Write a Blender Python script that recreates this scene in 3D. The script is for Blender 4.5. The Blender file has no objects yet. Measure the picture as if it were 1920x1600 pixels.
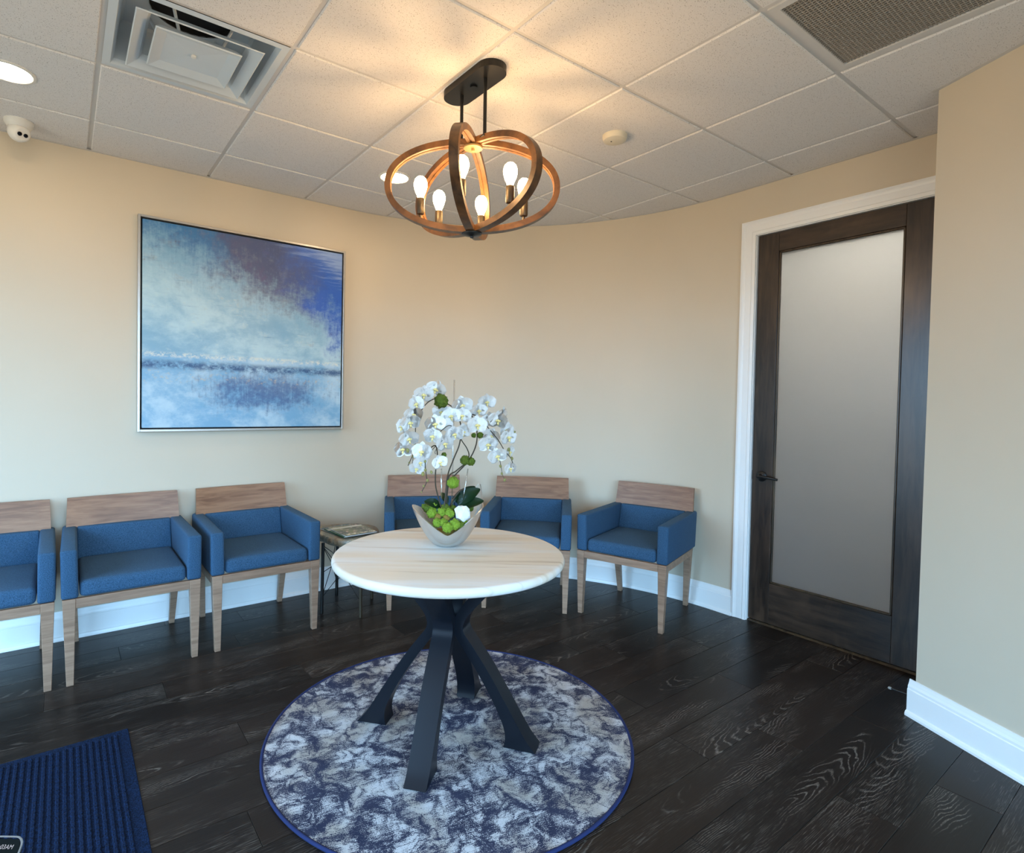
import bpy, bmesh, math, random
from mathutils import Vector, Matrix, noise as mnoise

random.seed(7)
S = bpy.context.scene
COL = S.collection
PI = math.pi

# ------------------------------------------------------------------ camera
F_PX, CX, CY = 1062.52, 909.37, 781.26
CAM = Vector((-0.12414, -3.48981, 1.38459))
RIGHT = Vector((0.80223885, -0.59680457, 0.0153994))
UP = Vector((0.00573381, 0.03349569, 0.99942241))
FWD = Vector((0.59697568, 0.80168719, -0.03029351))
cd = bpy.data.cameras.new('camera')
cam = bpy.data.objects.new('camera', cd)
COL.objects.link(cam)
mw = Matrix((RIGHT, UP, -FWD)).transposed().to_4x4()
mw.translation = CAM
cam.matrix_world = mw
cd.sensor_width = 36.0
cd.lens = 36.0 * F_PX / 1920.0
cd.shift_x = (960 - CX) / 1920.0
cd.shift_y = (CY - 800) / 1920.0
cd.clip_start = 0.02
S.camera = cam

def ray(px, py):
    return RIGHT * ((px - CX) / F_PX) + UP * (-(py - CY) / F_PX) + FWD

def at_z(px, py, z):
    d = ray(px, py)
    return CAM + d * ((z - CAM.z) / d.z)

# ------------------------------------------------------------------ world and exposure
W = bpy.data.worlds.new('daylight')
S.world = W
W.use_nodes = True
nt = W.node_tree
nt.nodes.clear()
wo = nt.nodes.new('ShaderNodeOutputWorld')
wb = nt.nodes.new('ShaderNodeBackground')
wr = nt.nodes.new('ShaderNodeValToRGB')
wg = nt.nodes.new('ShaderNodeTexCoord')
wsx = nt.nodes.new('ShaderNodeSeparateXYZ')
wm = nt.nodes.new('ShaderNodeMapRange')
wm.inputs['From Min'].default_value = -0.25
wm.inputs['From Max'].default_value = 0.45
wr.color_ramp.elements[0].position = 0.25
wr.color_ramp.elements[0].color = (0.20, 0.172, 0.138, 1)
wr.color_ramp.elements[1].position = 0.45
wr.color_ramp.elements[1].color = (0.385, 0.665, 1.0, 1)
nt.links.new(wg.outputs['Generated'], wsx.inputs[0])
nt.links.new(wsx.outputs['Z'], wm.inputs['Value'])
nt.links.new(wm.outputs[0], wr.inputs[0])
nt.links.new(wr.outputs[0], wb.inputs['Color'])
wb.inputs['Strength'].default_value = 18.0
nt.links.new(wb.outputs[0], wo.inputs[0])

S.view_settings.view_transform = 'Standard'
S.view_settings.look = 'None'
S.view_settings.gamma = 1.0
S.view_settings.use_curve_mapping = False
S.view_settings.exposure = 0.0

BULB_STRENGTH = 100.0
CAN_STRENGTH = 68.0
HALL_STRENGTH = 150.0

# ------------------------------------------------------------------ room numbers (metres)
H = 2.7513                   # ceiling height
T = 0.6096                   # ceiling module
YW, XW, RC = 0.4346, 3.375, 1.86     # left wall plane, door wall plane, radius of the curved corner
XE, YR = -2.3, -5.3          # entrance glazing plane, rear wall plane
CORNER = Vector((2.906, -2.654))     # end of the angled wall
WDIR = Vector((-0.428, -0.904)).normalized()
RW_END = CORNER + WDIR * ((YR - CORNER.y) / WDIR.y)

# ------------------------------------------------------------------ helpers: objects
def link(o, parent=None):
    COL.objects.link(o)
    if parent:
        o.parent = parent
    return o

def tag(o, label=None, cat=None, group=None, kind=None):
    if label: o['label'] = label
    if cat: o['category'] = cat
    if group: o['group'] = group
    if kind: o['kind'] = kind
    return o

def empty(name, loc=(0, 0, 0), rz=0.0):
    o = bpy.data.objects.new(name, None)
    o.location = loc
    o.rotation_euler = (0, 0, rz)
    return link(o)

def obj(name, bm, m, parent=None, smooth=False, loc=None, angle=None):
    me = bpy.data.meshes.new(name)
    bmesh.ops.recalc_face_normals(bm, faces=bm.faces)
    bm.to_mesh(me)
    bm.free()
    for mm in (m if isinstance(m, (list, tuple)) else [m]):
        me.materials.append(mm)
    if smooth:
        me.shade_smooth()
        if angle:
            me.set_sharp_from_angle(angle=math.radians(angle))
    o = bpy.data.objects.new(name, me)
    if loc is not None:
        o.location = loc
    return link(o, parent)

def copy_tree(o, parent=None):
    c = o.copy()
    COL.objects.link(c)
    c.parent = parent
    for ch in list(o.children):
        copy_tree(ch, c)
    return c

# ------------------------------------------------------------------ helpers: shapes
def box(bm, a, b, bevel=0.0, seg=2):
    r = bmesh.ops.create_cube(bm, size=1.0)
    vs = r['verts']
    for v in vs:
        v.co = Vector([a[i] + (b[i] - a[i]) * (v.co[i] + 0.5) for i in range(3)])
    if bevel:
        es = list({e for v in vs for e in v.link_edges})
        bmesh.ops.bevel(bm, geom=es, offset=bevel, segments=seg, profile=0.5, affect='EDGES')
    return bm

def hexa(bm, lo, hi, z0, z1, bevel=0.0, seg=2):
    """box with different xy corners (4 each) at bottom and top"""
    vs = [bm.verts.new((p[0], p[1], z0 if len(p) < 3 else p[2])) for p in lo]
    vt = [bm.verts.new((p[0], p[1], z1 if len(p) < 3 else p[2])) for p in hi]
    fs = [bm.faces.new(vs[::-1]), bm.faces.new(vt)]
    for i in range(4):
        fs.append(bm.faces.new((vs[i], vs[(i + 1) % 4], vt[(i + 1) % 4], vt[i])))
    if bevel:
        es = list({e for f in fs for e in f.edges})
        bmesh.ops.bevel(bm, geom=es, offset=bevel, segments=seg, profile=0.5, affect='EDGES')
    return bm

def prism(bm, pts, z0, z1):
    a = [bm.verts.new((p[0], p[1], z0)) for p in pts]
    b = [bm.verts.new((p[0], p[1], z1)) for p in pts]
    bm.faces.new(a[::-1]); bm.faces.new(b)
    n = len(pts)
    for i in range(n):
        bm.faces.new((a[i], a[(i + 1) % n], b[(i + 1) % n], b[i]))
    return bm

def lathe(bm, prof, n=32, mtx=None, cap=True):
    rings = []
    for r, z in prof:
        if r < 1e-6:
            rings.append([bm.verts.new((0, 0, z))])
        else:
            rings.append([bm.verts.new((r * math.cos(2 * PI * k / n), r * math.sin(2 * PI * k / n), z)) for k in range(n)])
    for a, b in zip(rings, rings[1:]):
        for k in range(n):
            k2 = (k + 1) % n
            if len(a) == 1 and len(b) == 1: continue
            if len(a) == 1: bm.faces.new((a[0], b[k], b[k2]))
            elif len(b) == 1: bm.faces.new((a[k], a[k2], b[0]))
            else: bm.faces.new((a[k], a[k2], b[k2], b[k]))
    if cap:
        if len(rings[0]) > 1: bm.faces.new(rings[0][::-1])
        if len(rings[-1]) > 1: bm.faces.new(rings[-1])
    if mtx is not None:
        bmesh.ops.transform(bm, matrix=mtx, verts=[v for r in rings for v in r])
    return bm

def tube(bm, pts, rad, n=8, closed=False):
    pts = [Vector(p) for p in pts]
    m = len(pts)
    rads = rad if isinstance(rad, (list, tuple)) else [rad] * m
    prev = None
    rings = []
    for i in range(m):
        if closed: t = pts[(i + 1) % m] - pts[i - 1]
        else: t = pts[min(i + 1, m - 1)] - pts[max(i - 1, 0)]
        t.normalize()
        if prev is None:
            u = t.orthogonal().normalized()
        else:
            u = (prev - t * prev.dot(t)).normalized()
        prev = u
        w = t.cross(u)
        rings.append([bm.verts.new(pts[i] + (u * math.cos(2 * PI * k / n) + w * math.sin(2 * PI * k / n)) * rads[i]) for k in range(n)])
    rng = range(m if closed else m - 1)
    for i in rng:
        a, b = rings[i], rings[(i + 1) % m]
        for k in range(n):
            bm.faces.new((a[k], a[(k + 1) % n], b[(k + 1) % n], b[k]))
    if not closed:
        bm.faces.new(rings[0][::-1]); bm.faces.new(rings[-1])
    return bm

def sweep(bm, prof, path, normals):
    """profile (out, z) swept along xy path with per-point horizontal outward normals; ends capped"""
    rings = []
    for p, nrm in zip(path, normals):
        rings.append([bm.verts.new((p[0] + nrm[0] * o, p[1] + nrm[1] * o, z)) for o, z in prof])
    k = len(prof)
    for a, b in zip(rings, rings[1:]):
        for i in range(k):
            bm.faces.new((a[i], a[(i + 1) % k], b[(i + 1) % k], b[i]))
    bm.faces.new(rings[0]); bm.faces.new(rings[-1][::-1])
    return bm

def catmull(pts, sub=6):
    pts = [Vector(p) for p in pts]
    out = []
    for i in range(len(pts) - 1):
        p0, p1, p2, p3 = pts[max(i - 1, 0)], pts[i], pts[i + 1], pts[min(i + 2, len(pts) - 1)]
        for s in range(sub):
            t = s / sub
            out.append(0.5 * ((2 * p1) + (p2 - p0) * t + (2 * p0 - 5 * p1 + 4 * p2 - p3) * t * t + (3 * p1 - p0 - 3 * p2 + p3) * t ** 3))
    out.append(pts[-1])
    return out

# ------------------------------------------------------------------ helpers: materials
class G:
    """small node-graph writer"""
    def __init__(self, name):
        self.m = bpy.data.materials.new(name)
        self.m.use_nodes = True
        self.t = self.m.node_tree
        self.t.nodes.clear()
        self.out = self.t.nodes.new('ShaderNodeOutputMaterial')
    def n(self, typ, **kw):
        nd = self.t.nodes.new(typ)
        for k, v in kw.items(): setattr(nd, k, v)
        return nd
    def put(self, sock, v):
        if isinstance(v, bpy.types.NodeSocket): self.t.links.new(v, sock)
        elif isinstance(v, (tuple, list)):
            v = tuple(v)
            if sock.type == 'RGBA' and len(v) == 3: v = v + (1.0,)
            sock.default_value = v
        else: sock.default_value = v
    def math(self, op, a, b=None, c=None, clamp=False):
        nd = self.n('ShaderNodeMath', operation=op, use_clamp=clamp)
        for i, v in enumerate((a, b, c)):
            if v is not None: self.put(nd.inputs[i], v)
        return nd.outputs[0]
    def ss(self, x, a, b, lo=0.0, hi=1.0):
        nd = self.n('ShaderNodeMapRange', interpolation_type='SMOOTHSTEP')
        for k, v in (('Value', x), ('From Min', a), ('From Max', b), ('To Min', lo), ('To Max', hi)): self.put(nd.inputs[k], v)
        return nd.outputs[0]
    def noise(self, vec, scale, detail=2.0, rough=0.5, dist=0.0):
        nd = self.n('ShaderNodeTexNoise')
        if vec is not None: self.put(nd.inputs['Vector'], vec)
        for k, v in (('Scale', scale), ('Detail', detail), ('Roughness', rough), ('Distortion', dist)): self.put(nd.inputs[k], v)
        return nd.outputs[0]
    def voronoi(self, vec, scale, feature='F1', rnd=1.0):
        nd = self.n('ShaderNodeTexVoronoi', feature=feature)
        self.put(nd.inputs['Vector'], vec); self.put(nd.inputs['Scale'], scale); self.put(nd.inputs['Randomness'], rnd)
        return nd.outputs[0]
    def mix(self, f, a, b, mode='MIX'):
        nd = self.n('ShaderNodeMix', data_type='RGBA', blend_type=mode)
        self.put(nd.inputs[0], f); self.put(nd.inputs[6], a); self.put(nd.inputs[7], b)
        return nd.outputs[2]
    def coord(self, kind='Object'):
        return self.n('ShaderNodeTexCoord').outputs[kind]
    def pos(self):
        return self.n('ShaderNodeNewGeometry').outputs['Position']
    def rnd(self):
        return self.n('ShaderNodeObjectInfo').outputs['Random']
    def sep(self, v):
        nd = self.n('ShaderNodeSeparateXYZ'); self.put(nd.inputs[0], v)
        return nd.outputs[0], nd.outputs[1], nd.outputs[2]
    def comb(self, x, y, z):
        nd = self.n('ShaderNodeCombineXYZ')
        for i, v in enumerate((x, y, z)): self.put(nd.inputs[i], v)
        return nd.outputs[0]
    def scale(self, v, s, off=(0, 0, 0)):
        nd = self.n('ShaderNodeMapping'); self.put(nd.inputs['Vector'], v)
        self.put(nd.inputs['Scale'], s); self.put(nd.inputs['Location'], off)
        return nd.outputs[0]
    def add(self, a, b):
        nd = self.n('ShaderNodeVectorMath', operation='ADD'); self.put(nd.inputs[0], a); self.put(nd.inputs[1], b)
        return nd.outputs[0]
    def ramp(self, f, stops):
        nd = self.n('ShaderNodeValToRGB'); r = nd.color_ramp
        while len(r.elements) < len(stops): r.elements.new(0.5)
        for e, (p, c) in zip(r.elements, stops):
            e.position = p; e.color = tuple(c) + ((1.0,) if len(c) == 3 else ())
        self.put(nd.inputs[0], f)
        return nd.outputs[0]
    def bump(self, h, strength=0.3, dist=0.01):
        nd = self.n('ShaderNodeBump'); self.put(nd.inputs['Height'], h)
        self.put(nd.inputs['Strength'], strength); self.put(nd.inputs['Distance'], dist)
        return nd.outputs[0]
    def pbr(self, **kw):
        nd = self.n('ShaderNodeBsdfPrincipled')
        names = dict(color='Base Color', rough='Roughness', metal='Metallic', normal='Normal', spec='Specular IOR Level',
                     coat='Coat Weight', coatr='Coat Roughness', sheen='Sheen Weight', trans='Transmission Weight', ior='IOR',
                     emit='Emission Color', emits='Emission Strength', sss='Subsurface Weight', sheenr='Sheen Roughness')
        for k, v in kw.items(): self.put(nd.inputs[names[k]], v)
        return nd.outputs[0]
    def done(self, shader):
        self.t.links.new(shader, self.out.inputs[0])
        return self.m

def srgb(r, g, b):
    f = lambda c: (c / 255 / 12.92) if c <= 10.31 else ((c / 255 + 0.055) / 1.055) ** 2.4
    return (f(r), f(g), f(b))

def plain(name, color, rough=0.5, var=0.06, scale=30.0, **kw):
    g = G(name)
    nz = g.noise(g.coord(), scale, 3)
    c = g.mix(nz, tuple(x * (1 - var) for x in color), tuple(min(1, x * (1 + var)) for x in color))
    return g.done(g.pbr(color=c, rough=rough, **kw))

def emitter(name, color, strength):
    g = G(name)
    e = g.n('ShaderNodeEmission')
    g.put(e.inputs[0], color); g.put(e.inputs[1], strength)
    return g.done(e.outputs[0])

def mat_wall():
    g = G('wall_paint')
    p = g.pos()
    c = g.mix(g.noise(p, 3.0, 3), srgb(207, 194, 172), srgb(212, 199, 178))
    b = g.bump(g.noise(p, 260.0, 2), 0.06, 0.002)
    return g.done(g.pbr(color=c, rough=0.48, normal=b, spec=0.35))

def mat_tile():
    g = G('ceiling_tile')
    p = g.pos()
    f1 = g.ss(g.noise(p, 240.0, 1.0), 0.62, 0.70)
    dens = g.ss(g.noise(p, 60.0, 2.0), 0.36, 0.58)
    sp = g.math('MULTIPLY', f1, dens)
    c = g.mix(g.noise(p, 90, 3), srgb(222, 220, 220), srgb(232, 230, 228))
    c = g.mix(g.math('MULTIPLY', sp, 0.75), c, srgb(120, 112, 108))
    b = g.bump(g.math('ADD', g.noise(p, 190, 3), g.math('MULTIPLY', sp, -1.5)), 0.25, 0.003)
    return g.done(g.pbr(color=c, rough=0.95, normal=b, spec=0.1))

def mat_plank():
    g = G('cerused_oak_plank')
    o = g.coord()
    r = g.rnd()
    x, y, z = g.sep(o)
    r2 = g.math('FRACT', g.math('MULTIPLY', r, 37.7))
    r3 = g.math('FRACT', g.math('MULTIPLY', r, 91.3))
    off = g.comb(g.math('MULTIPLY', r, 53.0), g.math('MULTIPLY', r2, 31.0), 0.0)
    q = g.add(o, off)
    big = g.noise(g.scale(q, (2.2, 7.0, 1.0)), 1.0, 3, 0.55)
    # cathedral grain: slice through a long cone, centre drifting per plank
    cy = g.math('ADD', y, g.math('MULTIPLY', g.math('SUBTRACT', r2, 0.5), 0.16))
    cy = g.math('ADD', cy, g.math('MULTIPLY', g.math('SUBTRACT', big, 0.5), 0.10))
    cx = g.math('ADD', x, g.math('MULTIPLY', g.math('SUBTRACT', r3, 0.5), 1.1))
    d = g.math('SQRT', g.math('ADD', g.math('MULTIPLY', cy, cy), g.math('MULTIPLY', g.math('MULTIPLY', cx, cx), 0.010)))
    d = g.math('ADD', d, g.math('MULTIPLY', g.noise(g.scale(q, (9, 26, 1)), 1.0, 2), 0.012))
    w = g.math('FRACT', g.math('MULTIPLY', d, 135.0))
    line = g.math('MULTIPLY', g.ss(w, 0.0, 0.20), g.ss(w, 0.42, 0.20))
    line = g.math('MULTIPLY', line, g.ss(g.noise(g.scale(q, (60.0, 300.0, 1.0)), 1.0, 2, 0.6), 0.30, 0.62))
    patch = g.ss(g.noise(g.scale(q, (2.0, 9.0, 1.0)), 1.0, 2), 0.50, 0.66)
    fleck = g.ss(g.noise(g.scale(q, (12.0, 420.0, 1.0)), 1.0, 2, 0.6), 0.52, 0.72)
    pm = g.ss(g.noise(g.scale(q, (1.1, 6.0, 1.0), (7, 3, 0)), 1.0, 2), 0.42, 0.66)
    white = g.math('MAXIMUM', g.math('MULTIPLY', line, g.math('MULTIPLY', patch, 0.75)), g.math('MULTIPLY', fleck, g.math('MULTIPLY', pm, 0.55)))
    fine = g.noise(g.scale(q, (5.0, 170.0, 1.0)), 1.0, 4, 0.65)
    base = g.mix(fine, srgb(14, 11, 10), srgb(40, 33, 29))
    base = g.mix(g.math('MULTIPLY', g.ss(r, 0.1, 0.95), 0.45), base, srgb(48, 36, 29))
    col = g.mix(g.math('MULTIPLY', white, 0.85), base, srgb(142, 132, 122))
    nrm = g.bump(g.math('SUBTRACT', fine, g.math('MULTIPLY', white, 0.6)), 0.25, 0.0012)
    rough = g.math('ADD', 0.25, g.math('MULTIPLY', fine, 0.16))
    return g.done(g.pbr(color=col, rough=rough, normal=nrm, spec=0.19))

def mat_fabric(name, c1, c2, s=1.0):
    g = G(name)
    o = g.coord()
    a = g.noise(g.scale(o, (900 * s, 240 * s, 900 * s)), 1.0, 2, 0.6)
    b = g.noise(g.scale(o, (240 * s, 900 * s, 240 * s)), 1.0, 2, 0.6)
    e = g.noise(g.scale(o, (260 * s, 900 * s, 900 * s)), 1.0, 2, 0.6)
    f = g.math('MULTIPLY', g.math('ADD', g.math('ADD', a, b), e), 0.333)
    c = g.mix(g.ss(f, 0.34, 0.66), c1, c2)
    n = g.bump(f, 0.35, 0.002)
    return g.done(g.pbr(color=c, rough=0.9, normal=n, sheen=0.03, sheenr=0.5, spec=0.15))

def mat_wood(name, c1, c2, sc=(4, 60, 60), rough=0.42, knots=0.0, coat=0.0, spec=0.4, axis=None):
    g = G(name)
    o = g.add(g.coord(), g.comb(g.math('MULTIPLY', g.rnd(), 9.0), 0.0, g.math('MULTIPLY', g.rnd(), 5.0)))
    a = g.noise(g.scale(o, sc), 1.0, 4, 0.6, 0.6)
    b = g.noise(g.scale(o, tuple(x * 0.22 for x in sc)), 1.0, 3, 0.5, 1.5)
    f = g.math('ADD', g.math('MULTIPLY', a, 0.55), g.math('MULTIPLY', b, 0.45))
    c = g.mix(g.ss(f, 0.32, 0.68), c1, c2)
    if knots:
        bl = g.noise(g.scale(o, (3.0, 3.0, 1.6)), 1.0, 3, 0.6, 1.0)
        c = g.mix(g.math('MULTIPLY', g.ss(bl, 0.52, 0.72), knots), c, tuple(min(1, 2.3 * x) for x in c2))
    return g.done(g.pbr(color=c, rough=rough, normal=g.bump(a, 0.12, 0.002), coat=coat, coatr=0.25, spec=spec))

def mat_stone_top():
    g = G('travertine_top')
    o = g.coord()
    rot = g.n('ShaderNodeMapping'); g.put(rot.inputs['Vector'], o); rot.inputs['Rotation'].default_value = (0, 0, math.radians(37))
    v = rot.outputs[0]
    warp = g.noise(g.scale(v, (1.2, 4, 1)), 1.0, 3)
    vv = g.add(v, g.comb(0.0, g.math('MULTIPLY', warp, 0.05), 0.0))
    a = g.noise(g.scale(vv, (1.6, 26, 1)), 1.0, 5, 0.62)
    b = g.noise(g.scale(vv, (0.9, 9, 1), (3, 1, 0)), 1.0, 3, 0.5)
    c = g.mix(g.ss(b, 0.38, 0.62), srgb(228, 227, 224), srgb(224, 212, 194))
    c = g.mix(g.math('MULTIPLY', g.ss(a, 0.54, 0.74), 0.7), c, srgb(178, 156, 128))
    c = g.mix(g.math('MULTIPLY', g.ss(a, 0.46, 0.30), 0.8), c, srgb(232, 226, 216))
    return g.done(g.pbr(color=c, rough=0.38, spec=0.35, normal=g.bump(a, 0.06, 0.001)))

def mat_rug():
    g = G('distressed_damask_rug')
    o = g.coord()
    w1 = g.math('SUBTRACT', g.noise(o, 9.0, 2), 0.5)
    w2 = g.math('SUBTRACT', g.noise(g.scale(o, (1, 1, 1), (5, 2, 0)), 9.0, 2), 0.5)
    ow = g.add(o, g.comb(g.math('MULTIPLY', w1, 0.14), g.math('MULTIPLY', w2, 0.14), 0.0))
    sw = g.math('ABSOLUTE', g.math('SUBTRACT', g.noise(ow, 12.0, 1.0), 0.5))          # scrolls
    sw2 = g.math('ABSOLUTE', g.math('SUBTRACT', g.noise(g.add(ow, (3.1, 1.7, 0)), 23.0, 1.0), 0.5))
    scroll = g.math('MULTIPLY', g.ss(sw, 0.0, 0.09), g.ss(sw2, 0.0, 0.08))
    petals = g.ss(g.voronoi(ow, 15.0, 'F1', 0.85), 0.62, 0.28)
    blot = g.math('SUBTRACT', g.noise(ow, 10.0, 3, 0.6, 0.6), 0.5)
    wear = g.math('SUBTRACT', g.noise(o, 2.6, 3), 0.5)
    st1 = g.math('SUBTRACT', g.noise(g.scale(o, (30, 300, 1)), 1.0, 3, 0.7), 0.5)
    st2 = g.math('SUBTRACT', g.noise(g.scale(o, (230, 420, 1)), 1.0, 2, 0.8), 0.5)
    amt = g.math('ADD', g.math('MULTIPLY', scroll, 0.30), g.math('MULTIPLY', petals, 0.30))
    for f_, k_ in ((blot, 1.9), (wear, 0.9), (st1, 1.7), (st2, 2.6)):
        amt = g.math('ADD', amt, g.math('MULTIPLY', f_, k_))
    m = g.ss(amt, 0.16, 0.50)
    dark = g.mix(g.noise(o, 8, 3), srgb(32, 38, 62), srgb(70, 73, 94))
    light = g.mix(g.ss(g.noise(o, 4.5, 3), 0.42, 0.62), srgb(206, 207, 212), srgb(176, 170, 164))
    c = g.mix(m, dark, light)
    return g.done(g.pbr(color=c, rough=0.96, spec=0.1, normal=g.bump(g.math('ADD', st2, amt), 0.3, 0.002)))

def mat_painting():
    g = G('abstract_seascape_canvas')
    o = g.coord()
    u, _, v = g.sep(o)                         # canvas lies in local x,z, half size about 0.61
    flat = g.comb(u, v, 0.0)
    N = lambda sx, sy, ox, det, ro, di=0.0: g.math('SUBTRACT', g.noise(g.scale(flat, (sx, sy, 1), (ox, ox * 0.7, 0)), 1.0, det, ro, di), 0.5)
    mul = lambda a, b: g.math('MULTIPLY', a, b)
    add = lambda *a: a[0] if len(a) == 1 else g.math('ADD', a[0], add(*a[1:]))
    nA = N(2.6, 3.4, 0, 8, 0.62, 0.3)
    nB = N(8.0, 10.0, 4, 8, 0.72)
    nC = N(4.0, 46.0, 1, 6, 0.68)              # long horizontal drags
    nD = N(48, 60, 2, 5, 0.75)                 # canvas grit
    nV = N(60, 7.0, 6, 6, 0.72)                # vertical drags
    nF = N(22, 26, 8, 8, 0.75)
    sky = g.mix(g.ss(add(nA, mul(nB, 0.4)), -0.16, 0.16), srgb(132, 174, 198), srgb(184, 212, 220))
    sky = g.mix(mul(g.ss(add(nC, mul(nB, 0.6)), 0.06, 0.30), 0.55), sky, srgb(84, 132, 172))
    sky = g.mix(mul(g.ss(add(nB, mul(nF, 0.6)), 0.05, 0.25), 0.5), sky, srgb(208, 218, 208))
    # dark weather falling away to the right
    edge = add(mul(u, -0.36), 0.22)
    k = add(g.math('SUBTRACT', v, edge), mul(nA, 0.75), mul(nB, 0.45), mul(nV, 0.26), mul(nF, 0.35))
    cm = g.ss(k, -0.12, 0.24)
    cloud = g.mix(g.ss(add(u, mul(nA, 1.4)), -0.42, 0.0), srgb(44, 112, 168), srgb(64, 74, 118))
    cloud = g.mix(mul(g.ss(add(nB, mul(nV, 0.5)), 0.0, 0.22), 0.65), cloud, srgb(112, 122, 142))
    pur = mul(g.ss(add(nA, mul(nF, 0.5)), 0.02, 0.20), g.ss(g.math('ABSOLUTE', g.math('SUBTRACT', u, 0.18)), 0.45, 0.05))
    cloud = g.mix(mul(pur, 0.65), cloud, srgb(92, 74, 116))
    bl = g.ss(add(u, mul(v, 0.45), mul(nA, 0.9), mul(nB, 0.3)), 0.30, 0.62)
    cloud = g.mix(bl, cloud, srgb(18, 84, 182))
    dk = g.ss(add(nB, nF, mul(nV, 0.5)), 0.10, 0.40)
    cloud = g.mix(mul(dk, 0.55), cloud, srgb(32, 48, 84))
    c = g.mix(mul(cm, 0.94), sky, cloud)
    tr = g.ss(add(mul(u, 0.55), v, mul(nC, 0.7)), 0.70, 0.92)
    c = g.mix(mul(tr, 0.7), c, srgb(156, 182, 222))
    # sea below the horizon
    hz = add(v, mul(nB, 0.03), mul(nF, 0.02))
    sea = g.mix(g.ss(add(nA, mul(nB, 0.6)), -0.14, 0.14), srgb(124, 172, 204), srgb(182, 208, 222))
    lowm = mul(g.ss(g.math('ABSOLUTE', add(hz, 0.38)), 0.24, 0.02), g.ss(g.math('ABSOLUTE', g.math('SUBTRACT', u, 0.10)), 0.75, 0.05))
    lowk = g.ss(add(mul(lowm, 0.55), mul(nB, 0.9), mul(nV, 0.5), mul(nF, 0.7)), 0.20, 0.62)
    sea = g.mix(mul(lowk, 0.85), sea, srgb(70, 100, 146))
    lk2 = g.ss(add(mul(lowm, 0.4), mul(nF, 1.0), nD), 0.42, 0.80)
    sea = g.mix(mul(lk2, 0.8), sea, srgb(42, 64, 104))
    och = mul(g.ss(g.math('ABSOLUTE', add(hz, 0.305, mul(nA, 0.10))), 0.06, 0.0), g.ss(add(nF, nD), 0.02, 0.26))
    sea = g.mix(mul(och, 0.75), sea, srgb(214, 192, 160))
    c = g.mix(g.ss(hz, -0.16, -0.19), c, sea)
    band = mul(g.ss(g.math('ABSOLUTE', add(hz, 0.232)), 0.042, 0.004), g.ss(add(nB, nF, mul(nD, 0.6)), -0.22, 0.12))
    c = g.mix(mul(band, 0.9), c, srgb(36, 74, 120))
    lip = mul(g.ss(g.math('ABSOLUTE', add(hz, 0.172)), 0.024, 0.002), g.ss(add(nD, nF), -0.10, 0.14))
    c = g.mix(mul(lip, 0.8), c, srgb(230, 226, 212))
    c = g.mix(mul(g.ss(nD, 0.10, 0.24), 0.22), c, srgb(220, 214, 200))
    return g.done(g.pbr(color=c, rough=0.40, spec=0.4, normal=g.bump(add(nD, nC), 0.25, 0.002)))

def mat_mat():
    g = G('entrance_mat_pile')
    o = g.coord()
    a = g.noise(g.scale(o, (300, 300, 300)), 1.0, 3, 0.7)
    c = g.mix(g.ss(a, 0.35, 0.68), srgb(4, 11, 26), srgb(22, 46, 84))
    return g.done(g.pbr(color=c, rough=0.95, spec=0.15, normal=g.bump(a, 0.8, 0.004)))

def mat_petrified():
    g = G('petrified_wood')
    o = g.coord()
    a = g.noise(o, 9.0, 6, 0.65, 1.0)
    b = g.noise(o, 30.0, 4, 0.6)
    c = g.ramp(a, [(0.3, srgb(70, 58, 46)), (0.45, srgb(150, 130, 104)), (0.55, srgb(112, 118, 110)), (0.68, srgb(200, 182, 152))])
    c = g.mix(g.math('MULTIPLY', g.ss(b, 0.55, 0.7), 0.6), c, srgb(58, 50, 44))
    return g.done(g.pbr(color=c, rough=0.4, normal=g.bump(b, 0.3, 0.004)))

def mat_frost():
    g = G('frosted_glass')
    tl = g.n('ShaderNodeBsdfTranslucent'); g.put(tl.inputs[0], (0.80, 0.82, 0.82, 1))
    df = g.n('ShaderNodeBsdfDiffuse'); g.put(df.inputs[0], (0.05, 0.058, 0.068, 1))
    gl = g.n('ShaderNodeBsdfGlossy'); g.put(gl.inputs['Roughness'], 0.38); g.put(gl.inputs[0], (0.62, 0.66, 0.70, 1))
    m1 = g.n('ShaderNodeMixShader'); g.put(m1.inputs[0], 0.24)
    g.t.links.new(tl.outputs[0], m1.inputs[1]); g.t.links.new(df.outputs[0], m1.inputs[2])
    fr = g.n('ShaderNodeFresnel'); g.put(fr.inputs[0], 1.45)
    m2 = g.n('ShaderNodeMixShader'); g.t.links.new(fr.outputs[0], m2.inputs[0])
    g.t.links.new(m1.outputs[0], m2.inputs[1]); g.t.links.new(gl.outputs[0], m2.inputs[2])
    return g.done(m2.outputs[0])

def mat_pane():
    g = G('window_glass')
    tr = g.n('ShaderNodeBsdfTransparent'); g.put(tr.inputs[0], (0.94, 0.97, 0.97, 1))
    gl = g.n('ShaderNodeBsdfGlossy'); g.put(gl.inputs['Roughness'], 0.02)
    m = g.n('ShaderNodeMixShader'); g.put(m.inputs[0], 0.06)
    g.t.links.new(tr.outputs[0], m.inputs[1]); g.t.links.new(gl.outputs[0], m.inputs[2])
    return g.done(m.outputs[0])

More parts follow.
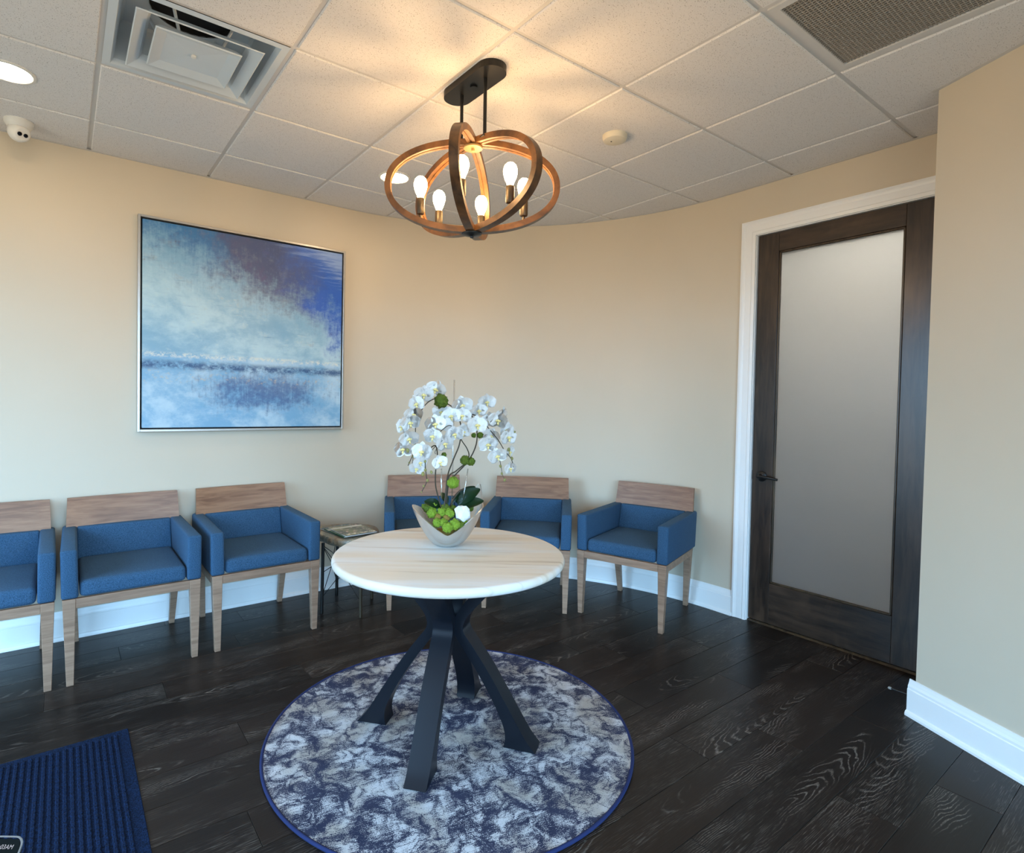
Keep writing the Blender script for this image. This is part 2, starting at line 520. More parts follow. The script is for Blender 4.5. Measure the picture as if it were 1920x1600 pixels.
M = dict(
    wall=mat_wall(), tile=mat_tile(), plank=mat_plank(), stone=mat_stone_top(), rug=mat_rug(), paint=mat_painting(),
    mat=mat_mat(), petr=mat_petrified(), frost=mat_frost(), pane=mat_pane(),
    trim=plain('white_trim_paint', srgb(242, 242, 240), 0.32, 0.01),
    grid=plain('ceiling_grid_metal', srgb(208, 206, 204), 0.45, 0.01),
    plenum=plain('plenum_dark', (0.30, 0.29, 0.28), 0.9),
    fabric=mat_fabric('blue_woven_upholstery', srgb(26, 52, 76), srgb(70, 106, 138)),
    chairwood=mat_wood('greyed_beech', srgb(134, 105, 85), srgb(168, 136, 112), (5, 70, 70), 0.38),
    chairback=mat_wood('warm_walnut_panel', srgb(118, 80, 56), srgb(162, 119, 88), (4, 60, 55), 0.40),
    doorwood=mat_wood('dark_stained_alder', srgb(24, 18, 14), srgb(64, 49, 38), (34, 34, 4), 0.30, 0.40, 0.22),
    doorrail=mat_wood('dark_stained_alder_rail', srgb(24, 18, 14), srgb(64, 49, 38), (34, 4, 34), 0.30, 0.40, 0.22),
    bead=mat_wood('door_bead_brown', srgb(36, 29, 22), srgb(78, 63, 45), (40, 40, 6), 0.3),
    black=plain('black_metal', srgb(20, 19, 18), 0.38, 0.05, spec=0.4),
    steel=plain('navy_black_steel', srgb(22, 26, 34), 0.34, 0.10, 6.0, metal=0.35, spec=0.5),
    ringwood=mat_wood('burnished_ring_wood', srgb(58, 38, 22), srgb(124, 84, 48), (16, 16, 16), 0.40, 0.0, 0.1),
    bronze=plain('aged_bronze', srgb(76, 66, 52), 0.42, 0.15, metal=0.6),
    hubmetal=plain('hub_plate_brass', srgb(150, 128, 88), 0.45, 0.08, metal=0.5),
    bulb=emitter('lit_bulb', (1.0, 0.62, 0.28, 1), BULB_STRENGTH),
    can=emitter('lit_downlight', (1.0, 0.76, 0.50, 1), CAN_STRENGTH),
    hall=emitter('lit_hall_panel', (1.0, 0.88, 0.74, 1), HALL_STRENGTH),
    exit=emitter('lit_exit_sign', (1.0, 0.08, 0.06, 1), 6.0),
    plastic=plain('white_plastic', srgb(226, 224, 218), 0.35, 0.01),
    vent=plain('vent_white_enamel', srgb(204, 214, 222), 0.35, 0.01),
    duct=plain('duct_black', (0.006, 0.006, 0.006), 0.8),
    insul=plain('kraft_insulation', srgb(190, 160, 112), 0.8, 0.2, 20),
    grille=plain('eggcrate_aluminium', srgb(160, 154, 146), 0.5, 0.03),
    lens=plain('camera_lens_black', (0.004, 0.004, 0.005), 0.12, 0.0),
    frame=plain('brushed_silver_frame', srgb(190, 186, 180), 0.32, 0.05, 60, metal=0.75),
    linen=plain('frame_inner_black', (0.004, 0.004, 0.005), 0.7),
    silver=plain('hammered_silver', srgb(206, 202, 196), 0.27, 0.12, 24, metal=0.82),
    petal=plain('orchid_petal_white', srgb(244, 243, 240), 0.55, 0.03, 60, sss=0.0),
    lip=plain('orchid_lip_cream', srgb(240, 222, 150), 0.5, 0.10, 90),
    stem=plain('orchid_stem', srgb(62, 52, 36), 0.55, 0.2, 40),
    bud=plain('orchid_bud_green', srgb(138, 132, 74), 0.5, 0.15, 60),
    moss=plain('bright_moss', srgb(118, 146, 38), 0.9, 0.5, 160),
    mossd=plain('olive_moss', srgb(82, 100, 22), 0.9, 0.4, 120),
    reed=plain('dried_reed_moss', srgb(140, 116, 52), 0.9, 0.4, 90),
    leaf=plain('orchid_leaf_dark', srgb(20, 58, 28), 0.32, 0.2, 20),
    rock=plain('white_quartz', srgb(240, 240, 238), 0.5, 0.03, 40),
    binding=plain('rug_binding_blue', srgb(16, 32, 80), 0.85, 0.2, 200),
    screen=plain('dark_screen', (0.004, 0.006, 0.006), 0.45, 0.0, spec=0.08),
    chrome=plain('satin_bezel', srgb(176, 186, 196), 0.22, 0.02, metal=0.8),
    text=emitter('screen_text', (0.75, 0.80, 0.92, 1), 0.7),
    laminate=plain('desk_laminate', srgb(92, 84, 76), 0.45, 0.08),
    hallwall=plain('hall_wall_paint', srgb(84, 80, 74), 0.6, 0.02),
    alum=plain('storefront_aluminium', srgb(66, 62, 58), 0.4, 0.04, metal=0.5),
    paper=plain('magazine_paper', srgb(226, 224, 216), 0.5, 0.02),
    green=plain('magazine_spine_green', srgb(20, 84, 54), 0.4, 0.08),
)
g = G('acrylic_rod')
_t = g.n('ShaderNodeBsdfTransparent'); _g = g.n('ShaderNodeBsdfGlossy'); g.put(_g.inputs['Roughness'], 0.12); g.put(_g.inputs[0], (0.9, 0.93, 0.95, 1))
_m = g.n('ShaderNodeMixShader'); g.put(_m.inputs[0], 0.38); g.t.links.new(_t.outputs[0], _m.inputs[1]); g.t.links.new(_g.outputs[0], _m.inputs[2])
M['acrylic'] = g.done(_m.outputs[0])

# ================================================================== THE SETTING
# --- curved room outline
ccx, ccy = XW - RC, YW - RC
NA = 48
arc = [Vector((ccx + RC * math.sin(a), ccy + RC * math.cos(a))) for a in [PI / 2 * i / NA for i in range(NA + 1)]]
arcn = [Vector((-math.sin(a), -math.cos(a))) for a in [PI / 2 * i / NA for i in range(NA + 1)]]
DY0, DY1, DZ1 = -1.614, -2.546, 2.446          # rough opening of the door
YEND = -2.668

def wall_strip(bm, path, nrm, z0, z1, th=0.12):
    sweep(bm, [(0, z0), (0, z1), (-th, z1), (-th, z0)], path, nrm)

bm = bmesh.new()
path = [Vector((XE, YW))] + arc + [Vector((XW, DY0))]
nrm = [Vector((0, -1))] + arcn + [Vector((-1, 0))]
wall_strip(bm, path, nrm, 0, H + 0.2)
wall_back = tag(obj('wall_back', bm, M['wall'], smooth=True, angle=30), kind='structure')
bm = bmesh.new()
box(bm, (XW, DY1, DZ1), (XW + 0.12, DY0, H + 0.2))
box(bm, (XW, YEND - 0.12, 0), (XW + 0.12, DY1, H + 0.2))
tag(obj('wall_door_side', bm, M['wall']), kind='structure')
# angled wall with its hidden return to the door wall
bm = bmesh.new()
nW = Vector((WDIR.y, -WDIR.x))          # into the room
if nW.dot(Vector((-1, 0))) < 0: nW = -nW
pts = [CORNER, RW_END, RW_END - nW * 0.12 + Vector((0.05, 0)), Vector((XW, YEND - 0.12)), Vector((XW, YEND))]
prism(bm, pts, 0, H + 0.2)
tag(obj('wall_right', bm, M['wall']), kind='structure')
# rear wall with a wide window, entrance wall of glazing
def window_wall(name, wname, fixed, axis, a0, a1, holes, outward):
    """wall in plane x=fixed (axis 'x') or y=fixed, spanning a0..a1, with rectangular openings (b0,b1,z0,z1)"""
    bm = bmesh.new()
    th = 0.14 * outward
    def bx(p0, p1, z0, z1):
        lo, hi = sorted((fixed, fixed + th))
        if axis == 'x': box(bm, (lo, p0, z0), (hi, p1, z1))
        else: box(bm, (p0, lo, z0), (p1, hi, z1))
    cur = a0
    for b0, b1, z0, z1 in holes:
        bx(cur, b0, 0, H + 0.2)
        if z0 > 0: bx(b0, b1, 0, z0)
        bx(b0, b1, z1, H + 0.2)
        cur = b1
    bx(cur, a1, 0, H + 0.2)
    tag(obj(name, bm, M['wall']), kind='structure')
    for i, (b0, b1, z0, z1) in enumerate(holes):
        bm = bmesh.new()
        lo, hi = fixed + th * 0.25, fixed + th * 0.6
        lo, hi = min(lo, hi), max(lo, hi)
        w = 0.05
        n = max(1, round((b1 - b0) / 1.1))
        def fb(p0, p1, q0, q1):
            if axis == 'x': box(bm, (lo, p0, q0), (hi, p1, q1))
            else: box(bm, (p0, lo, q0), (p1, hi, q1))
        fb(b0, b1, z0, z0 + w); fb(b0, b1, z1 - w, z1)
        for k in range(n + 1):
            c = b0 + (b1 - b0 - w) * k / n
            fb(c, c + w, z0 + w, z1 - w)
        fr = obj(wname(i), bm, M['alum'])
        tag(fr, kind='structure')
        for k in range(n):
            c0 = b0 + (b1 - b0 - w) * k / n + w; c1 = b0 + (b1 - b0 - w) * (k + 1) / n
            bm = bmesh.new(); mid = (lo + hi) / 2
            if axis == 'x': box(bm, (mid - 0.003, c0, z0 + w), (mid + 0.003, c1, z1 - w))
            else: box(bm, (c0, mid - 0.003, z0 + w), (c1, mid + 0.003, z1 - w))
            obj('window_pane', bm, M['pane'], fr)
        # daylight portal in the opening
        ld = bpy.data.lights.new('window_portal', 'AREA'); ld.shape = 'RECTANGLE'
        ld.size = b1 - b0; ld.size_y = z1 - z0; ld.cycles.is_portal = True
        lo_ = bpy.data.objects.new('window_portal', ld); COL.objects.link(lo_)
        mid = fixed + th * 0.9
        if axis == 'x':
            lo_.location = (mid, (b0 + b1) / 2, (z0 + z1) / 2); dirv = Vector((-outward, 0, 0))
        else:
            lo_.location = ((b0 + b1) / 2, mid, (z0 + z1) / 2); dirv = Vector((0, -outward, 0))
        lo_.rotation_euler = dirv.to_track_quat('-Z', 'Z').to_euler()
        lo_['kind'] = 'helper'

window_wall('wall_left', lambda i: 'window_%d' % (i + 1), XE, 'x', YR, YW, [(-2.30, -0.20, 0.06, 2.45)], -1)
window_wall('wall_rear', lambda i: 'window_%d' % (i + 2), YR, 'y', XE, RW_END.x + 0.1, [(-2.15, 1.35, 0.10, 2.45)], -1)

# hall behind the frosted door
bm = bmesh.new()
HX1 = 5.6
box(bm, (HX1, -4.0, 0), (HX1 + 0.1, 0.2, H + 0.2)); box(bm, (XW + 0.12, -4.1, 0), (HX1, -4.0, H + 0.2)); box(bm, (XW + 0.12, 0.2, 0), (HX1, 0.3, H + 0.2))
box(bm, (XW + 0.13, -4.0, H + 0.02), (HX1, 0.2, H + 0.1))
tag(obj('wall_hall', bm, M['hallwall']), kind='structure')

# --- floor slab and planks
bm = bmesh.new()
box(bm, (XE - 0.1, YR - 0.1, -0.10), (HX1 + 0.1, YW + 0.12, -0.006))
floor = tag(obj('floor', bm, M['laminate']), kind='structure')
PW, PL = 0.1875, 1.22
def plank_mesh(length):
    b = bmesh.new()
    box(b, (-length / 2 + 0.0006, -PW / 2 + 0.0006, -0.006), (length / 2 - 0.0006, PW / 2 - 0.0006, 0.0))
    es = [e for e in b.edges if all(v.co.z > -0.001 for v in e.verts)]
    bmesh.ops.bevel(b, geom=es, offset=0.0010, segments=1, affect='EDGES')
    me = bpy.data.meshes.new('plank')
    bmesh.ops.recalc_face_normals(b, faces=b.faces)
    b.to_mesh(me); b.free()
    me.materials.append(M['plank'])
    return me
pm = plank_mesh(PL)
row = 0
y = -2.105 - PW * 17
starts = [0.0, 0.47, 0.83, 0.21, 0.66, 1.02, 0.35, 0.92, 0.10, 0.58, 0.75]
while y < YW + 0.02:
    yc = y + PW / 2
    if yc > YR - 0.05:
        x = XE - 0.9 - starts[row % 11]
        # a plank joint falls where the photo shows one in these rows
        while x < XW + 0.5:
            xc = x + PL / 2
            if x + PL > XE and x < XW + 0.45 and not (x > XW + 0.1 and (yc > DY0 + 0.2 or yc < DY1 - 0.2)):
                o = bpy.data.objects.new('plank', pm)
                o.location = (xc, yc, 0)
                link(o, floor)
            x += PL
    y += PW
    row += 1

# --- ceiling: slab above, runners, tiles
def clip_poly(poly, edges):
    for p, n in edges:
        out = []
        for i in range(len(poly)):
            a, b = poly[i], poly[(i + 1) % len(poly)]
            da, db = (a - p).dot(n), (b - p).dot(n)
            if da >= 0: out.append(a)
            if (da > 0) != (db > 0) and abs(da - db) > 1e-9:
                t = da / (da - db)
                if 0 < t < 1: out.append(a + (b - a) * t)
        poly = out
        if len(poly) < 3: return []
    return poly
room_edges = [(Vector((0, YW)), Vector((0, -1))), (Vector((XW, 0)), Vector((-1, 0))), (Vector((XE, 0)), Vector((1, 0))), (Vector((0, YR)), Vector((0, 1)))]
room_edges += [(arc[i], arcn[i]) for i in range(2, NA - 1, 2)]
bm = bmesh.new()
box(bm, (XE - 0.1, YR - 0.1, H + 0.19), (XW + 0.12, YW + 0.12, H + 0.24))
ceiling = tag(obj('ceiling', bm, M['plenum']), kind='structure')
VENT = (0, -2)            # module holding the diffuser (x index, y index)
GRIL = (3, -5)
GW = 0.012
rw_edge = (CORNER, nW)
for i in range(-4, 6):
    for j in range(-9, 1):
        if (i, j) in (VENT, GRIL): continue
        x0, x1, y0, y1 = i * T + GW - 0.003, (i + 1) * T - GW + 0.003, j * T + GW - 0.003, (j + 1) * T - GW + 0.003
        poly = [Vector((x0, y0)), Vector((x1, y0)), Vector((x1, y1)), Vector((x0, y1))]
        ed = room_edges + ([rw_edge] if y1 < YEND - 0.02 else [])
        poly = clip_poly(poly, ed)
        if not poly: continue
        clean = [p for k, p in enumerate(poly) if (p - poly[k - 1]).length > 1e-4]
        if len(clean) < 3: continue
        b = bmesh.new()
        prism(b, clean, H - 0.006, H + 0.012)
        bot = [f for f in b.faces if all(v.co.z < H for v in f.verts)]
        try: bmesh.ops.bevel(b, geom=list({e for f in bot for e in f.edges}), offset=0.004, segments=1, affect='EDGES')
        except Exception: pass
        obj('ceiling_tile', b, M['tile'], ceiling)
def ylim(x):
    return YW if x < ccx else ccy + math.sqrt(max(0, RC * RC - (x - ccx) ** 2))
def xlim(y):
    return XW if y < ccy else ccx + math.sqrt(max(0, RC * RC - (y - ccy) ** 2))
for i in range(-3, 6):
    x = i * T
    b = bmesh.new()
    box(b, (x - GW, YR, H + 0.0005), (x + GW, ylim(x + GW), H + 0.004)); box(b, (x - 0.002, YR, H + 0.004), (x + 0.002, ylim(x + GW), H + 0.04))
    obj('ceiling_runner', b, M['grid'], ceiling)
for j in range(-8, 1):
    y = j * T
    xe = xlim(y + GW)
    b = bmesh.new()
    box(b, (XE, y - GW, H + 0.0008), (xe, y + GW, H + 0.0038)); box(b, (XE, y - 0.002, H + 0.004), (xe, y + 0.002, H + 0.04))
    obj('ceiling_cross_tee', b, M['grid'], ceiling)
# wall angle moulding under the tile edge
bm = bmesh.new()
sweep(bm, [(0, H - 0.008), (0.020, H - 0.008), (0.020, H - 0.0065), (0, H - 0.0065)],
      [Vector((XE, YW))] + arc + [Vector((XW, YEND))], [Vector((0, -1))] + arcn + [Vector((-1, 0))])
obj('wall_angle', bm, M['grid'], ceiling)
bm = bmesh.new()
sweep(bm, [(0, H - 0.008), (0.020, H - 0.008), (0.020, H - 0.0065), (0, H - 0.0065)], [CORNER - WDIR * 0.02, RW_END], [nW, nW])
obj('wall_angle', bm, M['grid'], ceiling)

# --- baseboards
BP = [(0, 0), (0.026, 0), (0.026, 0.010), (0.022, 0.020), (0.016, 0.024), (0.016, 0.118), (0.013, 0.122), (0.013, 0.132), (0.009, 0.142), (0.005, 0.156), (0.004, 0.162), (0, 0.162)]
bm = bmesh.new()
sweep(bm, BP, [Vector((XE, YW))] + arc + [Vector((XW, -1.530))], [Vector((0, -1))] + arcn + [Vector((-1, 0))])
tag(obj('baseboard_back', bm, M['trim'], smooth=True, angle=28), kind='structure')
bm = bmesh.new()
pth = [CORNER - WDIR * 0.026, RW_END]
sweep(bm, BP, pth, [nW, nW])
tag(obj('baseboard_right', bm, M['trim']), kind='structure')

# --- door: casing, jamb, leaf
cas = empty('trim_1', (XW, -1.575, 0)); tag(cas, kind='structure')
CP = [(0.0, 0), (0.0, 0.020), (0.012, 0.022), (0.020, 0.018), (0.030, 0.015), (0.066, 0.013), (0.072, 0.016), (0.090, 0.014), (0.090, 0)]
def casing_leg(yin, sgn):
    b = bmesh.new()
    ring0, ring1 = [], []
    for w, d in CP:
        yy = yin + sgn * (0.090 - w)
        ztop = DZ1 - 0.006 + (0.090 - w)
        ring0.append(b.verts.new((XW - d, yy, 0))); ring1.append(b.verts.new((XW - d, yy, ztop)))
    k = len(CP)
    for i in range(k): b.faces.new((ring0[i], ring0[(i + 1) % k], ring1[(i + 1) % k], ring1[i]))
    b.faces.new(ring0); b.faces.new(ring1[::-1])
    o = obj('casing_leg', b, M['trim'], cas); o.matrix_parent_inverse = Matrix.Translation(-cas.location)
casing_leg(DY0 - 0.006, 1); casing_leg(DY1 + 0.006, -1)
b = bmesh.new(); ra, rb = [], []
for w, d in CP:
    e = 0.090 - w
    ra.append(b.verts.new((XW - d, DY0 - 0.006 + e, DZ1 - 0.006 + e))); rb.append(b.verts.new((XW - d, DY1 + 0.006 - e, DZ1 - 0.006 + e)))
k = len(CP)
for i in range(k): b.faces.new((ra[i], ra[(i + 1) % k], rb[(i + 1) % k], rb[i]))
b.faces.new(ra); b.faces.new(rb[::-1])
o = obj('casing_head', b, M['trim'], cas); o.matrix_parent_inverse = Matrix.Translation(-cas.location)
b = bmesh.new()
box(b, (XW - 0.002, DY0 - 0.010, 0), (XW + 0.122, DY0, DZ1)); box(b, (XW - 0.002, DY1, 0), (XW + 0.122, DY1 + 0.010, DZ1)); box(b, (XW - 0.002, DY1, DZ1 - 0.010), (XW + 0.122, DY0, DZ1))
box(b, (XW + 0.060, DY0 - 0.022, 0), (XW + 0.085, DY0 - 0.010, DZ1 - 0.01)); box(b, (XW + 0.060, DY1 + 0.010, 0), (XW + 0.085, DY1 + 0.022, DZ1 - 0.01)); box(b, (XW + 0.060, DY1, DZ1 - 0.022), (XW + 0.085, DY0, DZ1 - 0.010))
o = obj('jamb', b, M['trim'], cas); o.matrix_parent_inverse = Matrix.Translation(-cas.location)

door = empty('door_1', (XW + 0.012, (DY0 + DY1) / 2, 0)); tag(door, kind='structure')
dh = (DY0 - DY1) / 2 - 0.013        # half leaf width
DB, DT = 0.016, DZ1 - 0.013
GZ0, GZ1 = 0.268, 2.318
GY = 0.325
def dpart(name, a, b_, m, bevel=0.0):
    q = bmesh.new(); box(q, a, b_, bevel, 1)
    return obj(name, q, m, door)
dpart('stile', (0, GY, DB), (0.044, dh, DT), M['doorwood'], 0.002)
dpart('stile', (0, -dh, DB), (0.044, -GY, DT), M['doorwood'], 0.002)
dpart('rail', (0.0, -GY, GZ1), (0.044, GY, DT), M['doorrail'], 0.001)
dpart('rail', (0.0, -GY, DB), (0.044, GY, GZ0), M['doorrail'], 0.001)
for s in (-1, 1):
    dpart('glazing_bead', (0.002, s * GY - (0.012 if s > 0 else 0), GZ0), (0.016, s * GY + (0 if s > 0 else 0.012), GZ1), M['bead'], 0.003)
dpart('glazing_bead', (0.002, -GY, GZ0), (0.016, GY, GZ0 + 0.012), M['bead'], 0.003)
dpart('glazing_bead', (0.002, -GY, GZ1 - 0.012), (0.016, GY, GZ1), M['bead'], 0.003)
dpart('frosted_pane', (0.018, -GY, GZ0), (0.024, GY, GZ1), M['frost'])
q = bmesh.new()
lathe(q, [(0.0, 0.0), (0.033, 0.0), (0.033, 0.006), (0.027, 0.012), (0.014, 0.016), (0.013, 0.045), (0.0, 0.047)], 28, Matrix.Rotation(-PI / 2, 4, 'Y'))
tube(q, [(-0.040, 0.004, 0.0), (-0.044, -0.03, 0.001), (-0.042, -0.075, -0.002), (-0.036, -0.115, -0.008)], [0.011, 0.010, 0.009, 0.008], 10)
hd = obj('door_handle', q, M['black'], door, smooth=True, angle=40, loc=(0.0, dh - 0.062, 0.93))
q = bmesh.new(); box(q, (0.004, dh - 0.001, 0.905), (0.032, dh + 0.003, 0.96)); obj('latch_plate', q, M['black'], door)
for hz in (2.24, 1.555, 0.90, 0.215):
    q = bmesh.new()
    tube(q, [(-0.004, -dh - 0.003, hz - 0.05), (-0.004, -dh - 0.003, hz + 0.05)], 0.0075, 10)
    box(q, (-0.001, -dh - 0.002, hz - 0.05), (0.004, -dh + 0.010, hz + 0.05))
    obj('hinge', q, M['black'], door)
# threshold under the door
bm = bmesh.new(); hexa(bm, [(XW + 0.004, DY1 + 0.010), (XW + 0.09, DY1 + 0.010), (XW + 0.09, DY0 - 0.010), (XW + 0.004, DY0 - 0.010)],
                       [(XW + 0.016, DY1 + 0.010), (XW + 0.078, DY1 + 0.010), (XW + 0.078, DY0 - 0.010), (XW + 0.016, DY0 - 0.010)], 0.0, 0.009)
tag(obj('trim_2', bm, M['bead']), kind='structure')
# rod door stop on the return of the angled wall
ds = empty('door_stop', (2.975, YEND + 0.016, 0.062)); tag(ds, 'thin black rod door stop near the floor at the end of the angled wall', 'door stop')
q = bmesh.new(); lathe(q, [(0, -0.004), (0.012, -0.004), (0.012, 0.004), (0.005, 0.006), (0.004, 0.110), (0, 0.110)], 16, Matrix.Rotation(-PI / 2, 4, 'X')); obj('rod', q, M['black'], ds, smooth=True, angle=40)
q = bmesh.new(); lathe(q, [(0, 0.110), (0.0065, 0.110), (0.0065, 0.120), (0.004, 0.123), (0, 0.123)], 16, Matrix.Rotation(-PI / 2, 4, 'X')); obj('rubber_tip', q, M['grille'], ds, smooth=True, angle=40)
# hall light seen only as a glow through the frosted pane
hl = empty('hall_ceiling_light', (3.85, -2.35, H + 0.02))
tag(hl, 'square ceiling light panel in the hall behind the frosted door', 'ceiling light')
q = bmesh.new(); box(q, (-0.29, -0.29, -0.012), (0.29, 0.29, 0)); obj('light_frame', q, M['plastic'], hl)
q = bmesh.new(); box(q, (-0.26, -0.26, -0.016), (0.26, 0.26, -0.0125)); obj('light_diffuser', q, M['hall'], hl)

# ================================================================== CEILING FITTINGS
# supply diffuser
vx, vy = (VENT[0] + 0.5) * T, (VENT[1] + 0.5) * T
v = empty('air_diffuser', (vx, vy, H))
tag(v, 'square stepped air supply diffuser with dark round duct above its plates', 'air vent')
hv = T / 2 - 0.010
q = bmesh.new()
def sq_ring(bm_, pr):
    rings = [[bm_.verts.new((sx * s, sy * s, z)) for sx, sy in ((-1, -1), (1, -1), (1, 1), (-1, 1))] for s, z in pr]
    for a, c in zip(rings, rings[1:]):
        for k in range(4): bm_.faces.new((a[k], a[(k + 1) % 4], c[(k + 1) % 4], c[k]))
    return rings
rg = sq_ring(q, [(hv, -0.003), (hv - 0.028, -0.004), (hv - 0.040, 0.015), (hv - 0.060, 0.155), (hv - 0.070, 0.165)])
# top of pan with a round neck
top = rg[-1]
nn = 32
circ = [q.verts.new((0.155 * math.cos(2 * PI * k / nn + PI / nn), 0.155 * math.sin(2 * PI * k / nn + PI / nn), 0.165)) for k in range(nn)]
for s in range(4):                       # fan quads between square side and quarter circle
    k0 = (s * 8 + 20 - 0) % nn
    seg = [circ[(k0 + i - 1) % nn] for i in range(9)]
    a, c = top[s], top[(s + 1) % 4]
    for i in range(8):
        q.faces.new((a if i < 4 else c, seg[i + 1], seg[i]))
    q.faces.new((a, c, seg[4]))
obj('pan', q, M['vent'], v)
q = bmesh.new(); lathe(q, [(0.156, 0.163), (0.156, 0.185), (0.0, 0.185)], 32, cap=False)
obj('duct_collar', q, M['duct'], v)
q = bmesh.new()
sq_ring(q, [(0.218, -0.016), (0.214, -0.019), (0.176, 0.002), (0.164, 0.022), (0.167, 0.023), (0.179, 0.005), (0.218, -0.016)])
obj('louver_plate', q, M['vent'], v)
q = bmesh.new()
rr = sq_ring(q, [(0.126, 0.004), (0.130, 0.002), (0.150, -0.019), (0.146, -0.023), (0.108, -0.008)])
ap = q.verts.new((0, 0, -0.002))
for k in range(4): q.faces.new((rr[-1][k], rr[-1][(k + 1) % 4], ap))
q.faces.new(rr[0])
cp = obj('centre_plate', q, M['vent'], v)
q = bmesh.new(); lathe(q, [(0.010, -0.004), (0.009, -0.011), (0.0, -0.012)], 14); obj('screw_cap', q, M['plastic'], cp)
for a in (PI * 0.30, PI * 0.80, PI * 1.30, PI * 1.80):
    q = bmesh.new(); tube(q, [(0.10 * math.cos(a), 0.10 * math.sin(a), 0.002), (0.19 * math.cos(a), 0.19 * math.sin(a), 0.164)], 0.006, 6); obj('bracket', q, M['vent'], v)
q = bmesh.new(); bmesh.ops.create_icosphere(q, subdivisions=2, radius=0.03)
for w in q.verts: w.co = Vector((w.co.x * 1.4, w.co.y * 0.8, w.co.z * 0.5)) + Vector((0.19, -0.15, 0.148)) + 0.006 * mnoise.noise_vector(w.co * 60)
obj('insulation_tuft', q, M['insul'], v, smooth=True)

# eggcrate return grille
gx, gy = (GRIL[0] + 0.5) * T, (GRIL[1] + 0.5) * T
v = empty('return_grille', (gx, gy, H))
tag(v, 'metal eggcrate return air grille set in the ceiling near the angled wall', 'air grille')
go = T / 2 - 0.013
q = bmesh.new()
for s in (-1, 1):
    box(q, (-go, s * go - (0.030 if s > 0 else 0), -0.006), (go, s * go + (0 if s > 0 else 0.030), 0.012))
    box(q, (s * go - (0.030 if s > 0 else 0), -go + 0.03, -0.006), (s * go + (0 if s > 0 else 0.030), go - 0.03, 0.012))
obj('grille_frame', q, M['grid'], v)
gi = go - 0.030
q = bmesh.new(); box(q, (-gi, -gi, 0.055), (gi, gi, 0.06)); obj('grille_backing', q, M['duct'], v)
ng = 40
q = bmesh.new(); box(q, (-0.0011, -gi, -0.002), (0.0011, gi, 0.011)); sl0 = obj('slat', q, M['grille'], v, loc=(-gi + 2 * gi / ng, 0, 0))
q = bmesh.new(); box(q, (-gi, -0.0011, -0.0015), (gi, 0.0011, 0.0105)); sl1 = obj('slat', q, M['grille'], v, loc=(0, -gi + 2 * gi / ng, 0))
for k in range(2, ng):
    c = -gi + 2 * gi * k / ng
    o = sl0.copy(); link(o, v); o.location = (c, 0, 0)
    o = sl1.copy(); link(o, v); o.location = (0, c, 0)

# recessed downlights (two in the picture, a third added out of view to help light the room)
def can(x, y, label):
    v = empty('recessed_downlight', (x, y, H - 0.006)); tag(v, label, 'downlight', 'recessed downlights in the ceiling tiles')
    q = bmesh.new(); lathe(q, [(0.098, 0.0), (0.097, -0.004), (0.085, -0.006), (0.080, -0.002), (0.080, 0.0)], 40, cap=False); obj('light_trim', q, M['plastic'], v, smooth=True, angle=40)
    q = bmesh.new(); lathe(q, [(0.080, -0.0025), (0.0, -0.0025)], 40, cap=False); obj('light_lens', q, M['can'], v)
can(-T / 2, -T / 2, 'round recessed downlight in the ceiling beside the white security camera')
can(2.5 * T, -T / 2, 'round recessed downlight in the ceiling behind the wooden ring chandelier')
can(-T / 2, -5.5 * T, 'added unseen recessed downlight above the reception stand, helping to light the room')

# security camera
v = empty('security_camera', (-0.295, 0.239, H - 0.006))
tag(v, 'white turret security camera fixed to the ceiling tile above the chairs', 'camera')
q = bmesh.new(); lathe(q, [(0.0, 0), (0.060, 0), (0.060, -0.012), (0.055, -0.024), (0.046, -0.036), (0.030, -0.040), (0.0, -0.040)], 36); obj('mount_base', q, M['plastic'], v, smooth=True, angle=35)
q = bmesh.new(); bmesh.ops.create_uvsphere(q, u_segments=32, v_segments=20, radius=0.047)
look = (Vector((0.55, -1.0, -0.62))).normalized()
rot = look.to_track_quat('Z', 'Y').to_matrix().to_4x4()
for w in q.verts:
    if w.co.z > 0.036: w.co.z = 0.036
bmesh.ops.transform(q, matrix=Matrix.Translation((0, 0, -0.055)) @ rot, verts=q.verts)
ball = obj('camera_ball', q, M['plastic'], v, smooth=True, angle=35)
mt = Matrix.Translation((0, 0, -0.055)) @ rot
for nm, dx, r in (('lens', -0.0125, 0.0100), ('infrared_window', 0.0135, 0.0095)):
    q = bmesh.new(); lathe(q, [(0.0, 0.0365), (r, 0.0365), (r, 0.0385), (r * 0.7, 0.0395), (0.0, 0.039)], 24, mt @ Matrix.Translation((dx, 0, 0))); obj(nm, q, M['lens'], ball)

# smoke detector cover
q = bmesh.new(); lathe(q, [(0.0, 0.0), (0.062, 0.0), (0.062, -0.014), (0.056, -0.026), (0.045, -0.030), (0.0, -0.031)], 40)
sd = obj('smoke_detector', q, plain('aged_white_plastic', srgb(216, 208, 188), 0.45, 0.02), smooth=True, angle=35, loc=(2.150, -1.512, H - 0.006))
tag(sd, 'round off-white smoke detector on the ceiling', 'smoke detector')
q = bmesh.new(); lathe(q, [(0.004, -0.0305), (0.0035, -0.0325), (0.0, -0.0325)], 10); obj('indicator', q, M['black'], sd, loc=(-0.015, 0.01, 0))

